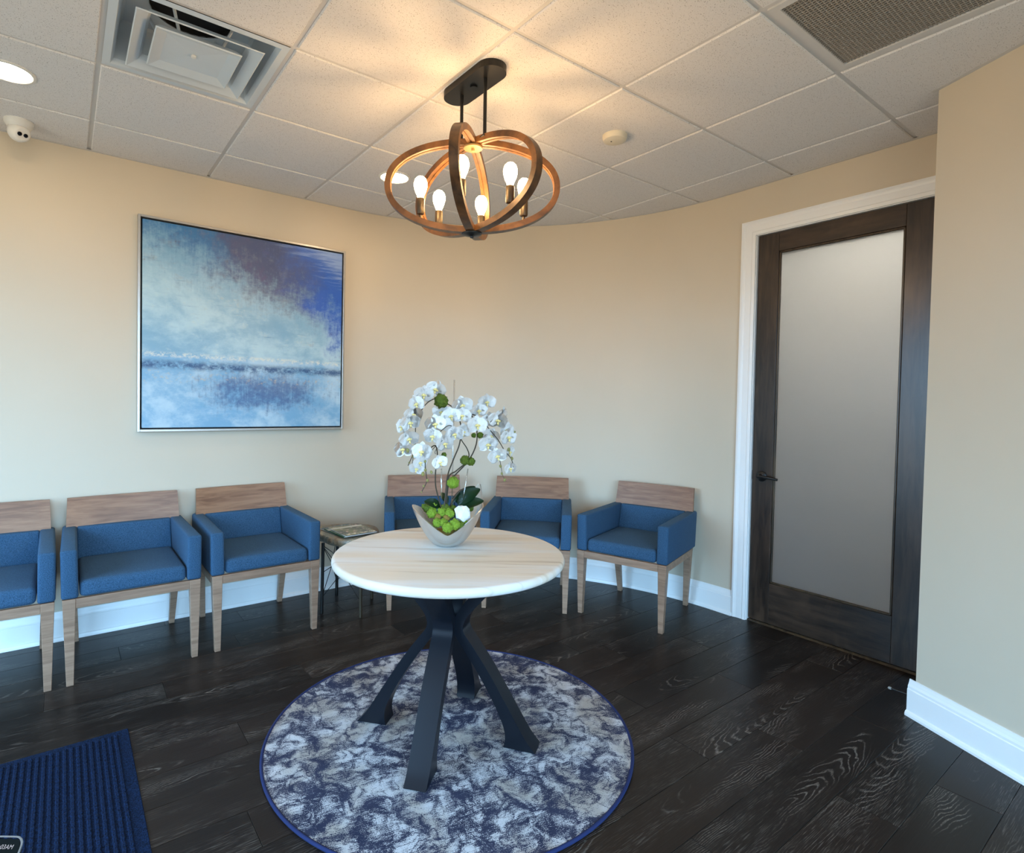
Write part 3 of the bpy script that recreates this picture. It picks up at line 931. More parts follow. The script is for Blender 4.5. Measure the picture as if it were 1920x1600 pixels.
# ================================================================== CHANDELIER
LX, LY = 1.290, -1.475
ZT, ZB = 2.492, 2.098
ch = empty('ring_chandelier', (LX, LY, H - 0.006))
tag(ch, 'semi-flush chandelier of three interlocking brown wooden rings with six lit bulbs', 'chandelier')
def chpart(name, q, m, smooth=False, angle=None, parent=None):
    o = obj(name, q, m, parent or ch, smooth=smooth, angle=angle)
    return o
Z0 = H - 0.006
q = bmesh.new()
cl, cw = 0.185, 0.062
pts = [(cw * math.cos(a), (cl - cw) + cw * math.sin(a)) for a in [PI * k / 16 for k in range(17)]] + [(-cw * math.cos(a), -(cl - cw) - cw * math.sin(a)) for a in [PI * k / 16 for k in range(17)]]
prism(q, pts, -0.028, 0.0)
chpart('canopy', q, M['black'])
for yy in (-0.083, 0.090):
    q = bmesh.new(); tube(q, [(0, yy, -0.028), (0, yy, ZT - Z0 - 0.010)], 0.0075, 12); chpart('rod', q, M['black'], True, 40)
q = bmesh.new(); lathe(q, [(0, -0.028), (0.016, -0.028), (0.016, -0.034), (0, -0.034)], 16); chpart('canopy_nut', q, M['black'])
q = bmesh.new(); box(q, (-0.010, -0.092, ZT - Z0 - 0.014), (0.010, 0.099, ZT - Z0 - 0.006), 0.002, 1); chpart('rod_bridge', q, M['black'])
q = bmesh.new(); lathe(q, [(0.0, ZT - Z0 - 0.036), (0.040, ZT - Z0 - 0.036), (0.040, ZT - Z0 - 0.029), (0.016, ZT - Z0 - 0.027), (0.016, ZT - Z0 + 0.008), (0, ZT - Z0 + 0.008)], 28); chpart('top_hub', q, M['hubmetal'], True, 35)
q = bmesh.new(); lathe(q, [(0, -0.014), (0.007, -0.012), (0.007, -0.004), (0, -0.004)], 12, Matrix.Translation((0, 0, ZT - Z0 - 0.032))); chpart('hub_bolt', q, M['hubmetal'])
q = bmesh.new(); lathe(q, [(0.0, ZB - Z0 + 0.020), (0.020, ZB - Z0 + 0.018), (0.024, ZB - Z0 + 0.006), (0.044, ZB - Z0 - 0.001), (0.042, ZB - Z0 - 0.006), (0.008, ZB - Z0 - 0.014), (0.007, ZB - Z0 - 0.020), (0, ZB - Z0 - 0.022)], 28); chpart('bottom_hub', q, M['black'], True, 35)
view_az = math.atan2(CAM.y - LY, CAM.x - LX)          # direction to where the photo was taken, only to set the ring angles
RA, RB = 0.362, (ZT - ZB) / 2
zc = (ZT + ZB) / 2 - Z0
def ring(az):
    q = bmesh.new()
    n = 72
    rw, rt = 0.0182, 0.0125         # half width across, half thickness radially
    loops = []
    d = Vector((math.cos(az), math.sin(az), 0)); side = Vector((-math.sin(az), math.cos(az), 0))
    for k in range(n):
        t = 2 * PI * k / n
        # superellipse: flatter top and bottom, fuller shoulders
        ct, st = math.cos(t), math.sin(t)
        e = 2 / 2.15
        r = RA * math.copysign(abs(ct) ** e, ct); z = (RB - 0.012) * math.copysign(abs(st) ** e, st)
        nr = Vector((ct / RA, st / RB)); nr.normalize()
        c = d * r + Vector((0, 0, zc + z))
        nv = d * nr.x + Vector((0, 0, nr.y))
        loops.append([q.verts.new(c + nv * rt * a + side * rw * b) for a, b in ((1, 1), (1, -1), (-1, -1), (-1, -0.22), (-0.72, -0.18), (-0.72, 0.18), (-1, 0.22), (-1, 1))])
    for k in range(n):
        a, b = loops[k], loops[(k + 1) % n]
        for i in range(8): q.faces.new((a[i], a[(i + 1) % 8], b[(i + 1) % 8], b[i]))
    return chpart('wooden_ring', q, M['ringwood'], True, 50)
ring_az = [view_az + math.radians(a) for a in (-11, 43, 89)]
for a in ring_az: ring(a)
rho = 0.222
for k, a in enumerate([b + s for b in ring_az for s in (0, PI)]):
    zz = zc - (RB - 0.012) * math.sqrt(1 - (rho / RA) ** 2) + 0.012
    p = Vector((math.cos(a) * rho, math.sin(a) * rho, zz))
    mt = Matrix.Translation(p)
    q = bmesh.new(); lathe(q, [(0, -0.004), (0.006, -0.004), (0.006, 0.010), (0.0155, 0.014), (0.0175, 0.020), (0.0175, 0.078), (0.0150, 0.082), (0, 0.082)], 20, mt)
    sk = chpart('socket', q, M['bronze'], True, 35)
    q = bmesh.new(); lathe(q, [(0, 0.080), (0.012, 0.081), (0.0145, 0.092), (0.0235, 0.112), (0.0285, 0.132), (0.0285, 0.146), (0.0235, 0.162), (0.0135, 0.172), (0.0, 0.175)], 20, mt)
    chpart('bulb', q, M['bulb'], True, parent=sk)

# ================================================================== PICTURE
PXC, PZC, PHW, PHH = 0.8625, 1.794, 0.636, 0.636
pic = empty('framed_painting', (PXC, YW, PZC))
pic.rotation_euler = (0, math.radians(0.35), 0)
tag(pic, 'large square abstract blue seascape painting in a slim silver floater frame', 'painting')
q = bmesh.new()
fw = 0.014
for s in (-1, 1):
    box(q, (s * PHW - (fw if s > 0 else 0), -0.044, -PHH), (s * PHW + (0 if s > 0 else fw), -0.002, PHH), 0.0015, 1)
    box(q, (-PHW + fw, -0.044, s * PHH - (fw if s > 0 else 0)), (PHW - fw, -0.002, s * PHH + (0 if s > 0 else fw)), 0.0015, 1)
obj('frame', q, M['frame'], pic)
q = bmesh.new(); box(q, (-PHW + fw, -0.012, -PHH + fw), (PHW - fw, -0.004, PHH - fw)); obj('frame_back', q, M['linen'], pic)
q = bmesh.new(); box(q, (-PHW + fw + 0.009, -0.040, -PHH + fw + 0.009), (PHW - fw - 0.009, -0.012, PHH - fw - 0.009), 0.002, 1); obj('canvas', q, M['paint'], pic)

# ================================================================== CHAIRS
def make_chair():
    c = empty('waiting_chair')
    # legs: tapered, 0.037 square at the rail
    def leg(x0, y0, x1, y1, s0, s1):
        q = bmesh.new()
        hexa(q, [(x1 - s1, y1 - s1), (x1 + s1, y1 - s1), (x1 + s1, y1 + s1), (x1 - s1, y1 + s1)], [(x0 - s0, y0 - s0), (x0 + s0, y0 - s0), (x0 + s0, y0 + s0), (x0 - s0, y0 + s0)], 0.0, 0.412, 0.0015, 1)
        obj('leg', q, M['chairwood'], c)
    for s in (-1, 1):
        leg(s * 0.268, -0.276, s * 0.266, -0.284, 0.026, 0.0145)
        leg(s * 0.258, 0.246, s * 0.236, 0.288, 0.024, 0.0145)
    q = bmesh.new()
    box(q, (-0.242, -0.300, 0.368), (0.242, -0.276, 0.412), 0.001, 1)
    box(q, (-0.234, 0.246, 0.368), (0.234, 0.268, 0.412), 0.001, 1)
    for s in (-1, 1): box(q, (s * 0.281 - 0.013, -0.250, 0.368), (s * 0.281 + 0.011, 0.222, 0.412), 0.001, 1)
    obj('seat_rail', q, M['chairwood'], c)
    q = bmesh.new()
    hexa(q, [(-0.228, -0.300), (0.228, -0.300), (0.228, 0.205), (-0.228, 0.205)], [(-0.226, -0.292), (0.226, -0.292), (0.226, 0.205), (-0.226, 0.205)], 0.414, 0.492, 0.022, 4)
    bmesh.ops.subdivide_edges(q, edges=[e for e in q.edges if e.calc_length() > 0.2], cuts=6, use_grid_fill=True)
    for w in q.verts:
        if w.co.z > 0.46:
            w.co.z += 0.010 * (1 - (w.co.x / 0.228) ** 2) * max(0, 1 - ((w.co.y + 0.05) / 0.26) ** 2)
    obj('seat_cushion', q, M['fabric'], c, smooth=True, angle=40)
    for s in (-1, 1):
        q = bmesh.new()
        xi, xo = 0.230, 0.298
        lo = [(s * xi, -0.300), (s * xo, -0.300), (s * xo, 0.270), (s * xi, 0.270)]
        hi = [(s * (xi + 0.004), -0.300, 0.646), (s * (xo + 0.003), -0.300, 0.646), (s * (xo - 0.006), 0.315, 0.650), (s * (xi - 0.004), 0.315, 0.650)]
        lo = [(a, b, 0.413) for a, b in lo]
        if s < 0: lo = [lo[1], lo[0], lo[3], lo[2]]; hi = [hi[1], hi[0], hi[3], hi[2]]
        hexa(q, lo, hi, 0, 0, 0.012, 3)
        obj('armrest', q, M['fabric'], c, smooth=True, angle=40)
    q = bmesh.new()
    hexa(q, [(-0.229, 0.190, 0.413), (0.229, 0.190, 0.413), (0.229, 0.268, 0.413), (-0.229, 0.268, 0.413)], [(-0.228, 0.243, 0.648), (0.228, 0.243, 0.648), (0.228, 0.302, 0.648), (-0.228, 0.302, 0.648)], 0, 0, 0.010, 3)
    obj('back_cushion', q, M['fabric'], c, smooth=True, angle=40)
    q = bmesh.new()
    nx = 12
    rows = []
    for k in range(nx + 1):
        x = -0.5 + k / nx
        bow = 0.016 * (1 - (2 * x) ** 2)
        w0, w1 = 0.552, 0.540
        rows.append([q.verts.new((x * w0, 0.262 + bow, 0.640)), q.verts.new((x * w0, 0.282 + bow, 0.640)), q.verts.new((x * w1, 0.316 + bow, 0.802)), q.verts.new((x * w1, 0.296 + bow, 0.802))])
    for a, b in zip(rows, rows[1:]):
        for i in range(4): q.faces.new((a[i], a[(i + 1) % 4], b[(i + 1) % 4], b[i]))
    q.faces.new(rows[0]); q.faces.new(rows[-1][::-1])
    bmesh.ops.bevel(q, geom=[e for e in q.edges if len(e.link_faces) == 2 and e.calc_face_angle(0) > 0.9], offset=0.002, segments=1, affect='EDGES')
    obj('back_panel', q, M['chairback'], c, smooth=True, angle=30)
    return c
chair0 = make_chair()
spots = [(-0.456, 0.080, 0.0, 'blue upholstered armchair with wood back under the painting, farthest from the side table'),
         (0.160, 0.080, 0.0, 'blue upholstered armchair with wood back under the painting, between two others'),
         (0.8035, 0.080, 0.0, 'blue upholstered armchair with wood back beside the magazine side table, below the painting'),
         (1.938, -0.052, -26.0, 'blue armchair with wood back at the curved wall, mostly hidden behind the orchid bowl'),
         (2.506, -0.493, -45.6, 'blue armchair with wood back at the curved wall, partly covered by the round table'),
         (2.937, -1.102, -73.1, 'blue armchair with wood back standing nearest the frosted glass door')]
for i, (x, y, a, lab) in enumerate(spots):
    o = chair0 if i == 0 else copy_tree(chair0)
    o.location = (x, y, 0); o.rotation_euler = (0, 0, math.radians(a))
    tag(o, lab, 'chair', 'blue waiting room armchairs along the wall')

# ================================================================== RUG, MAT
RX, RY, RR = 1.174, -1.538, 0.743
rug = empty('round_rug', (RX, RY, 0)); rug.rotation_euler = (0, 0, math.radians(-12))
tag(rug, 'round distressed navy and ivory rug with blue bound edge under the table', 'rug')
q = bmesh.new(); lathe(q, [(0, 0.0005), (RR - 0.006, 0.0005), (RR - 0.006, 0.009), (0, 0.010)], 128); obj('pile', q, M['rug'], rug, smooth=True, angle=30)
q = bmesh.new(); tube(q, [((RR - 0.003) * math.cos(2 * PI * k / 128), (RR - 0.003) * math.sin(2 * PI * k / 128), 0.0068) for k in range(128)], 0.0066, 8, True); obj('bound_edge', q, M['binding'], rug, smooth=True)

mx1, my1 = 0.083, -0.777
mw_, ml_ = 0.914, 1.52
mt_ = empty('entrance_mat', (mx1 - mw_ / 2, my1 - ml_ / 2, 0)); tag(mt_, 'dark blue ribbed entrance mat lying on the plank floor', 'mat')
q = bmesh.new(); box(q, (-mw_ / 2, -ml_ / 2, 0.0005), (mw_ / 2, ml_ / 2, 0.005), 0.002, 1); obj('border', q, M['mat'], mt_)
q = bmesh.new()
pitch = 0.0205
nr = int((mw_ - 0.07) / pitch)
for k in range(nr):
    x = -mw_ / 2 + 0.035 + (k + 0.5) * (mw_ - 0.07) / nr
    ns = 110
    ra_ = []
    for s in range(ns + 1):
        yy = -ml_ / 2 + 0.035 + (ml_ - 0.07) * s / ns
        wob = 0.0012 * math.sin(s * 2.6 + k * 1.9) ; hh = 0.0095 + 0.0016 * math.sin(s * 3.1 + k * 2.3)
        ra_.append([q.verts.new((x - 0.0075 + wob, yy, 0.0045)), q.verts.new((x - 0.0035 + wob, yy, hh)), q.verts.new((x + 0.0035 + wob, yy, hh)), q.verts.new((x + 0.0075 + wob, yy, 0.0045))])
    for a, b in zip(ra_, ra_[1:]):
        for i in range(3): q.faces.new((a[i], a[i + 1], b[i + 1], b[i]))
o = obj('ribbed_pile', q, M['mat'], mt_); o['kind'] = 'stuff'

# ================================================================== ROUND TABLE
TX, TY, TR = 1.147, -1.552, 0.470
tb = empty('pedestal_table', (TX, TY, 0.0145)); tag(tb, 'round pedestal table with pale banded stone top on four curved dark legs', 'table')
ZT_ = 0.757 - 0.0145
q = bmesh.new()
prof = [(0, ZT_ - 0.036), (TR - 0.014, ZT_ - 0.036)] + [(TR - 0.016 + 0.016 * math.cos(a), ZT_ - 0.018 + 0.018 * math.sin(a)) for a in [-PI / 2 + PI * k / 10 for k in range(1, 10)]] + [(TR - 0.016, ZT_), (0, ZT_)]
lathe(q, prof, 128); obj('tabletop', q, M['stone'], tb, smooth=True, angle=40)
q = bmesh.new(); lathe(q, [(0, ZT_ - 0.040), (0.20, ZT_ - 0.040), (0.20, ZT_ - 0.036), (0, ZT_ - 0.036)], 40); obj('mounting_plate', q, M['steel'], tb)
def table_leg(az):
    outer = catmull([(0.385, 0, 0.0), (0.352, 0, 0.035), (0.318, 0, 0.085), (0.262, 0, 0.175), (0.188, 0, 0.290), (0.118, 0, 0.385), (0.084, 0, 0.430), (0.080, 0, 0.462), (0.098, 0, 0.500), (0.150, 0, 0.560), (0.225, 0, 0.640), (0.285, 0, ZT_ - 0.036)], 4)
    inner = catmull([(0.255, 0, 0.0), (0.262, 0, 0.030), (0.255, 0, 0.080), (0.212, 0, 0.170), (0.140, 0, 0.285), (0.074, 0, 0.375), (0.042, 0, 0.425), (0.038, 0, 0.466), (0.062, 0, 0.520), (0.114, 0, 0.590), (0.185, 0, 0.668), (0.225, 0, ZT_ - 0.036)], 4)
    q = bmesh.new(); hw = 0.042
    rows = [[q.verts.new((a.x, -hw, a.z)), q.verts.new((a.x, hw, a.z)), q.verts.new((b.x, hw, b.z)), q.verts.new((b.x, -hw, b.z))] for a, b in zip(outer, inner)]
    for a, b in zip(rows, rows[1:]):
        for i in range(4): q.faces.new((a[i], a[(i + 1) % 4], b[(i + 1) % 4], b[i]))
    q.faces.new(rows[0]); q.faces.new(rows[-1][::-1])
    bmesh.ops.bevel(q, geom=[e for e in q.edges if e.calc_face_angle(0) > 0.9], offset=0.0022, segments=2, affect='EDGES')
    o = obj('leg', q, M['steel'], tb, smooth=True, angle=35)
    o.rotation_euler = (0, 0, az)
for a in (38, 130, 220, 305): table_leg(math.radians(a))

# ================================================================== SIDE TABLE AND MAGAZINES
st = empty('side_table', (1.385, 0.035, 0)); tag(st, 'small side table with petrified wood slab top on wire-braced metal legs', 'side table')
q = bmesh.new()
n = 56
def slab(z, grow):
    r = []
    for k in range(n):
        a = 2 * PI * k / n
        rr_ = 1 + 0.05 * math.sin(3 * a + 0.6) + 0.035 * math.sin(5 * a + 2.0) + 0.02 * math.sin(9 * a)
        r.append(q.verts.new((0.200 * rr_ * grow * math.cos(a), 0.255 * rr_ * grow * math.sin(a), z + 0.002 * math.sin(4 * a))))
    return r
ls = [slab(0.450, 0.93), slab(0.456, 0.975), slab(0.478, 1.0), slab(0.494, 0.985), slab(0.500, 0.955)]
for a, b in zip(ls, ls[1:]):
    for k in range(n): q.faces.new((a[k], a[(k + 1) % n], b[(k + 1) % n], b[k]))
q.faces.new(ls[0][::-1]); q.faces.new(ls[-1])
obj('slab_top', q, M['petr'], st, smooth=True, angle=50)
feet = [(-0.015, -0.239), (-0.190, -0.035), (0.192, 0.037), (0.015, 0.225)]
heads = [(-0.012, -0.205), (-0.165, -0.030), (0.165, 0.035), (0.012, 0.195)]
feet = heads_ = [(a * 1.0, b * 1.0) for a, b in feet]
legm = [M['bronze'], M['black'], M['bronze'], M['black']]
for (fx, fy), m_ in zip(feet, legm):
    q = bmesh.new(); tube(q, [(fx, fy, 0.0), (fx * 0.96, fy * 0.96, 0.452)], 0.0105, 14); obj('leg', q, m_, st, smooth=True, angle=40)
order = [0, 1, 3, 2]
for k in range(4):
    a, b = feet[order[k]], feet[order[(k + 1) % 4]]
    for z0, z1 in ((0.44, 0.10), (0.10, 0.44), (0.44, 0.26)):
        q = bmesh.new()
        tube(q, [(a[0], a[1], z0), ((a[0] + b[0]) / 2 * 0.86, (a[1] + b[1]) / 2 * 0.86, (z0 + z1) / 2), (b[0], b[1], z1)], 0.0024, 6); obj('brace_wire', q, M['black'], st)

def cover_mat(name, seed, base, c2, c3):
    g = G(name)
    o = g.coord()
    x, y, z = g.sep(o)
    blocks = g.n('ShaderNodeTexVoronoi', distance='CHEBYCHEV'); g.put(blocks.inputs['Vector'], g.scale(o, (14, 9, 1), (seed, 0, 0))); g.put(blocks.inputs['Scale'], 1.0)
    nz = g.noise(g.scale(o, (30, 40, 1), (seed, 1, 0)), 1.0, 4)
    c = g.mix(g.ss(g.noise(g.scale(o, (8, 10, 1), (seed, 2, 0)), 1.0, 3), 0.40, 0.60), base, c2)
    c = g.mix(g.ss(nz, 0.55, 0.66), c, c3)
    band = g.math('MULTIPLY', g.ss(y, 0.068, 0.072), g.ss(y, 0.106, 0.102))
    c = g.mix(band, c, srgb(206, 206, 196))
    tx = g.math('MULTIPLY', g.ss(g.noise(g.scale(o, (120, 12, 1)), 1.0, 1), 0.48, 0.52), g.math('MULTIPLY', g.ss(y, -0.122, -0.119), g.ss(y, -0.094, -0.097)))
    c = g.mix(tx, c, srgb(232, 226, 196))
    return g.done(g.pbr(color=c, rough=0.3, spec=0.4))
mags = [(1.372, 0.045, 0.5025, 9, 'magazine with dark glossy cover under the others on the side table', (srgb(70, 74, 76), srgb(46, 82, 98), srgb(206, 206, 198)), 1.0),
        (1.366, -0.020, 0.5095, 4, 'magazine with green spine in the pile on the side table', (srgb(22, 78, 54), srgb(26, 60, 44), srgb(120, 140, 104)), 2.0),
        (1.384, -0.035, 0.5165, 2, 'magazine with photo cover lying on top of the pile on the side table', (srgb(128, 128, 92), srgb(72, 76, 66), srgb(222, 190, 184)), 3.0)]
for x, y, z, a, lab, cols, seed in mags:
    mg = empty('magazine', (x, y, z), math.radians(a)); tag(mg, lab, 'magazine', 'magazines on the side table')
    q = bmesh.new(); box(q, (-0.103, -0.136, 0.0006), (0.105, 0.136, 0.0052)); obj('pages', q, M['paper'], mg)
    q = bmesh.new(); box(q, (-0.106, -0.139, 0.0052), (0.107, 0.139, 0.0062)); obj('cover', q, cover_mat('magazine_cover_%d' % int(seed), seed, *cols), mg)
    q = bmesh.new(); box(q, (-0.107, -0.139, 0.0), (-0.1032, 0.139, 0.0051)); obj('spine', q, M['green'] if seed == 2.0 else M['paper'], mg)

# ================================================================== ORCHID ARRANGEMENT
OX, OY, OZ = 1.192, -1.468, 0.7575
orc = empty('orchid_arrangement', (OX, OY, OZ)); tag(orc, 'white phalaenopsis orchids with green moss in a cut silver bowl on the round table', 'potted orchid')
oc = Vector((OX, OY, OZ))
vd = Vector((CAM.x - OX, CAM.y - OY, 0)).normalized()        # towards the viewer side of the bowl
sd_ = Vector((-vd.y, vd.x, 0))                               # along the bowl, seen from there left to right
if sd_.dot(RIGHT) < 0: sd_ = -sd_
def opix(zx, zy, depth=0.0):
    """point of the arrangement read off the close-up, 'depth' metres towards the viewer side"""
    px, py = 720 + zx / 4.443, 690 + zy / 4.443
    d = ray(px, py)
    p0 = oc + vd * depth
    t = (p0 - CAM).dot(vd) / d.dot(vd)
    return CAM + d * t - oc
# bowl: oval boat with dipped front and back and raised tips
def rimh(t):      # t: angle from +side axis, front at -90 deg (towards viewer)
    s = abs(math.cos(t))
    h = 0.060 + 0.112 * s ** 1.5
    if math.sin(t) > 0: h = 0.075 + 0.098 * s ** 1.3          # rear dip shallower
    lobe = math.exp(-((t - math.radians(34)) / 0.26) ** 2)
    return h + 0.105 * lobe
def bowl_r(u):    # radius factor against height fraction of 0.18
    return 0.25 + 0.75 * min(1.0, u) ** 0.56
q = bmesh.new()
nt_, nz_ = 72, 12
outer, inner = [], []
for k in range(nt_):
    t = 2 * PI * k / nt_ - PI
    hh = rimh(t)
    co, ci = [], []
    for j in range(nz_ + 1):
        z = hh * j / nz_
        rr_ = bowl_r(z / 0.165) + max(0, z - 0.165) * 0.9
        for lst, off in ((co, 0.0), (ci, 0.006)):
            ax, ay = 0.152 * rr_ - off, 0.122 * rr_ - off
            p = sd_ * (ax * math.cos(t)) - vd * (ay * math.sin(t)) + Vector((0, 0, max(z, off if off else 0)))
            lst.append(q.verts.new(p))
    outer.append(co); inner.append(ci)
for k in range(nt_):
    k2 = (k + 1) % nt_
    for j in range(nz_):
        q.faces.new((outer[k][j], outer[k2][j], outer[k2][j + 1], outer[k][j + 1]))
        q.faces.new((inner[k][j + 1], inner[k2][j + 1], inner[k2][j], inner[k][j]))
    q.faces.new((outer[k][nz_], outer[k2][nz_], inner[k2][nz_], inner[k][nz_]))
q.faces.new([c[0] for c in outer]); q.faces.new([c[0] for c in inner][::-1])
obj('bowl', q, M['silver'], orc, smooth=True, angle=40)
# moss bed
def moss_ball(c, r, m, name='moss_clump', parent=orc, lump=0.35, fine=26):
    q = bmesh.new()
    bmesh.ops.create_icosphere(q, subdivisions=4, radius=1.0)
    seed = Vector((random.random() * 9, random.random() * 9, random.random() * 9))
    for w in q.verts:
        d = w.co.normalized()
        nz2 = mnoise.noise(d * 2.4 + seed) * lump * 0.6 + abs(mnoise.noise(d * 5.5 + seed)) * lump
        nz2 += mnoise.noise(d * fine * 0.5 + seed) * 0.20
        w.co = Vector(c) + d * r * (0.82 + nz2)
    return obj(name, q, m, parent, smooth=True)
q = bmesh.new()
lathe(q, [(0.0, 0.012), (0.034, 0.020), (0.050, 0.034), (0.058, 0.050), (0.050, 0.066), (0.0, 0.080)], 28)
obj('reed_bed', q, M['reed'], orc, smooth=True)
rs = random.Random(3)
# clumps seen in the dip of the bowl: (close-up x, y, radius in close-up px, depth)
for zx, zy, r, dp, m_ in [(365, 1170, 42, 0.00, 'mossd'), (410, 1150, 36, 0.01, 'moss'), (400, 1210, 46, 0.03, 'moss'), (480, 1205, 44, 0.03, 'moss'), (545, 1215, 46, 0.035, 'moss'),
                          (510, 1165, 38, 0.01, 'mossd'), (440, 1290, 40, 0.065, 'moss'), (495, 1290, 38, 0.065, 'moss'), (530, 1330, 46, 0.085, 'moss'), (590, 1305, 48, 0.075, 'moss'),
                          (640, 1310, 36, 0.07, 'mossd'), (575, 1175, 34, 0.0, 'mossd'), (720, 1165, 34, -0.02, 'mossd'), (335, 1155, 26, 0.0, 'mossd'), (670, 1285, 28, 0.05, 'moss'), (450, 1245, 30, 0.045, 'reed'), (520, 1255, 30, 0.05, 'reed')]:
    moss_ball(opix(zx, zy, dp), r / 4.443 / F_PX * 2.35, M[m_])
# white quartz
q = bmesh.new(); bmesh.ops.create_icosphere(q, subdivisions=2, radius=1.0)
pc = opix(655, 1215, 0.045)
for w in q.verts:
    d = w.co.normalized()
    m1 = max(abs(d.x) * 1.0, abs(d.y) * 1.1, abs(d.z) * 0.95, abs(d.x * 0.7 + d.z * 0.7) * 1.02)
    w.co = pc + Vector((d.x * 0.029, d.y * 0.026, d.z * 0.031)) / m1 * (1 + 0.12 * mnoise.noise(d * 3))
obj('quartz_rock', q, M['rock'], orc)
# stems
def stem(name, pz, rad=0.0032, taper=0.5):
    pts = catmull([opix(*p) for p in pz], 6)
    q = bmesh.new()
    tube(q, pts, [rad * (1 - (1 - taper) * i / (len(pts) - 1)) for i in range(len(pts))], 8)
    return obj(name, q, M['stem'], orc, smooth=True)
stem('flower_stem', [(505, 1190, 0.0), (510, 1100, 0.0), (530, 900, 0.0), (580, 760, 0.01), (630, 630, 0.015), (640, 480, 0.0), (590, 350, -0.02), (530, 300, -0.02), (455, 255, 0.0), (375, 280, 0.03), (305, 365, 0.045), (265, 480, 0.05), (262, 620, 0.05), (240, 720, 0.05), (200, 815, 0.05)])
stem('flower_stem', [(480, 1180, 0.01), (455, 1090, 0.01), (430, 980, 0.02), (430, 860, 0.03), (445, 740, 0.05), (430, 650, 0.07), (380, 680, 0.09), (345, 780, 0.10), (350, 880, 0.10), (355, 950, 0.10), (312, 1035, 0.10)])
stem('flower_stem', [(515, 1180, -0.01), (540, 960, -0.01), (600, 885, 0.0), (690, 790, 0.0), (750, 690, 0.0), (775, 590, 0.01), (765, 470, 0.0), (730, 390, -0.01), (800, 420, -0.02), (880, 515, -0.02), (950, 600, -0.02), (1005, 690, -0.02), (1060, 760, -0.02), (1078, 830, -0.02)])
stem('flower_stem', [(500, 1180, 0.02), (535, 920, 0.0), (600, 860, 0.01), (680, 790, 0.01), (708, 730, 0.01), (690, 670, 0.02), (650, 610, 0.03), (600, 520, 0.05), (540, 480, 0.07), (460, 540, 0.09)])
stem('flower_stem', [(545, 1180, -0.02), (580, 1090, -0.02), (640, 1020, -0.03), (690, 1018, -0.04)], 0.0045, 0.8)
for pz in ([(430, 650, 0.07), (400, 690, 0.08), (378, 745, 0.085)], [(445, 665, 0.07), (425, 700, 0.08), (430, 720, 0.08)], [(965, 770, -0.02), (975, 820, -0.02), (985, 880, -0.02), (1005, 935, -0.02)], [(240, 720, 0.05), (240, 770, 0.05), (235, 805, 0.05)]):
    stem('flower_twig', pz, 0.0016, 0.6)
# stakes
for a, b_ in (((586, 100, -0.01), (565, 1170, -0.01)), ((478, 840, 0.02), (478, 1090, 0.02)), ((700, 840, -0.02), (650, 1150, -0.02))):
    q = bmesh.new(); tube(q, [opix(*a), opix(*b_)], 0.0032, 10); obj('acrylic_stake', q, M['acrylic'], orc, smooth=True)
# moss on the stems
for zx, zy, r, dp, m_ in [(475, 275, 62, 0.0, 'mossd'), (675, 770, 44, 0.012, 'mossd'), (725, 780, 38, 0.012, 'mossd'), (575, 955, 52, 0.01, 'moss'), (800, 562, 28, 0.012, 'mossd'), (748, 562, 22, 0.012, 'mossd'), (500, 725, 22, 0.05, 'mossd')]:
    moss_ball(opix(zx, zy, dp), r / 4.443 / F_PX * 2.35, M[m_])
# leaves
def leafmesh(base, tip, width, sag, up=Vector((0, 0, 1))):
    q = bmesh.new()
    base, tip = Vector(base), Vector(tip)
    ax = tip - base
    side = ax.cross(up).normalized()
    nn_ = up.copy()
    n1 = 14
    rows = []
    for i in range(n1 + 1):
        t = i / n1
        w = width * (math.sin(PI * min(1, t * 0.92 + 0.06)) ** 0.7) * (1 - 0.15 * t)
        c = base + ax * t + nn_ * (sag * math.sin(PI * t))
        rows.append([q.verts.new(c + side * w * s + nn_ * (0.25 * w * abs(s))) for s in (-1, -0.5, 0, 0.5, 1)])
    for a, b in zip(rows, rows[1:]):
        for i in range(4): q.faces.new((a[i], a[i + 1], b[i + 1], b[i]))
    r = bmesh.ops.solidify(q, geom=q.faces[:], thickness=0.0015)
    return q
for b0, t0, w, sg in (((610, 1130, -0.03), (800, 1010, -0.02), 0.030, 0.010), ((620, 1150, -0.02), (830, 1110, 0.0), 0.026, 0.008), ((600, 1120, -0.04), (760, 990, -0.06), 0.026, 0.012),
                      ((480, 1160, 0.0), (335, 1115, 0.02), 0.022, 0.014), ((560, 1130, -0.04), (690, 1015, -0.07), 0.014, 0.020), ((530, 1130, -0.05), (480, 1040, -0.09), 0.016, 0.01)):
    obj('leaf', leafmesh(opix(*b0), opix(*t0), w, sg, (Vector((0, 0, 1)) * 0.55 + vd * 0.85).normalized()), M['leaf'], orc, smooth=True, angle=50)
# blossoms: one built, the rest copied
def petal_mesh(length, width, name):
    q = bmesh.new()
    n1, n2 = 8, 6
    rows = []
    for i in range(n1 + 1):
        t = i / n1
        w = width * (math.sin(PI * (0.06 + 0.93 * t) ** 0.85) ** 0.62)
        rows.append([q.verts.new((w * s, length * t, 0.010 * t * t - 0.006 * t + 0.004 * s * s * math.sin(PI * t) + 0.0015 * math.sin(9 * t + 3 * s))) for s in [-1 + 2 * k / n2 for k in range(n2 + 1)]])
    for a, b in zip(rows, rows[1:]):
        for k in range(n2): q.faces.new((a[k], a[k + 1], b[k + 1], b[k]))
    me = bpy.data.meshes.new(name)
    bmesh.ops.solidify(q, geom=q.faces[:], thickness=0.0007)
    bmesh.ops.recalc_face_normals(q, faces=q.faces)
    q.to_mesh(me); q.free(); me.materials.append(M['petal']); me.shade_smooth()
    return me
pm_big, pm_sep = petal_mesh(0.040, 0.025, 'petal'), petal_mesh(0.037, 0.0145, 'sepal')
q = bmesh.new()
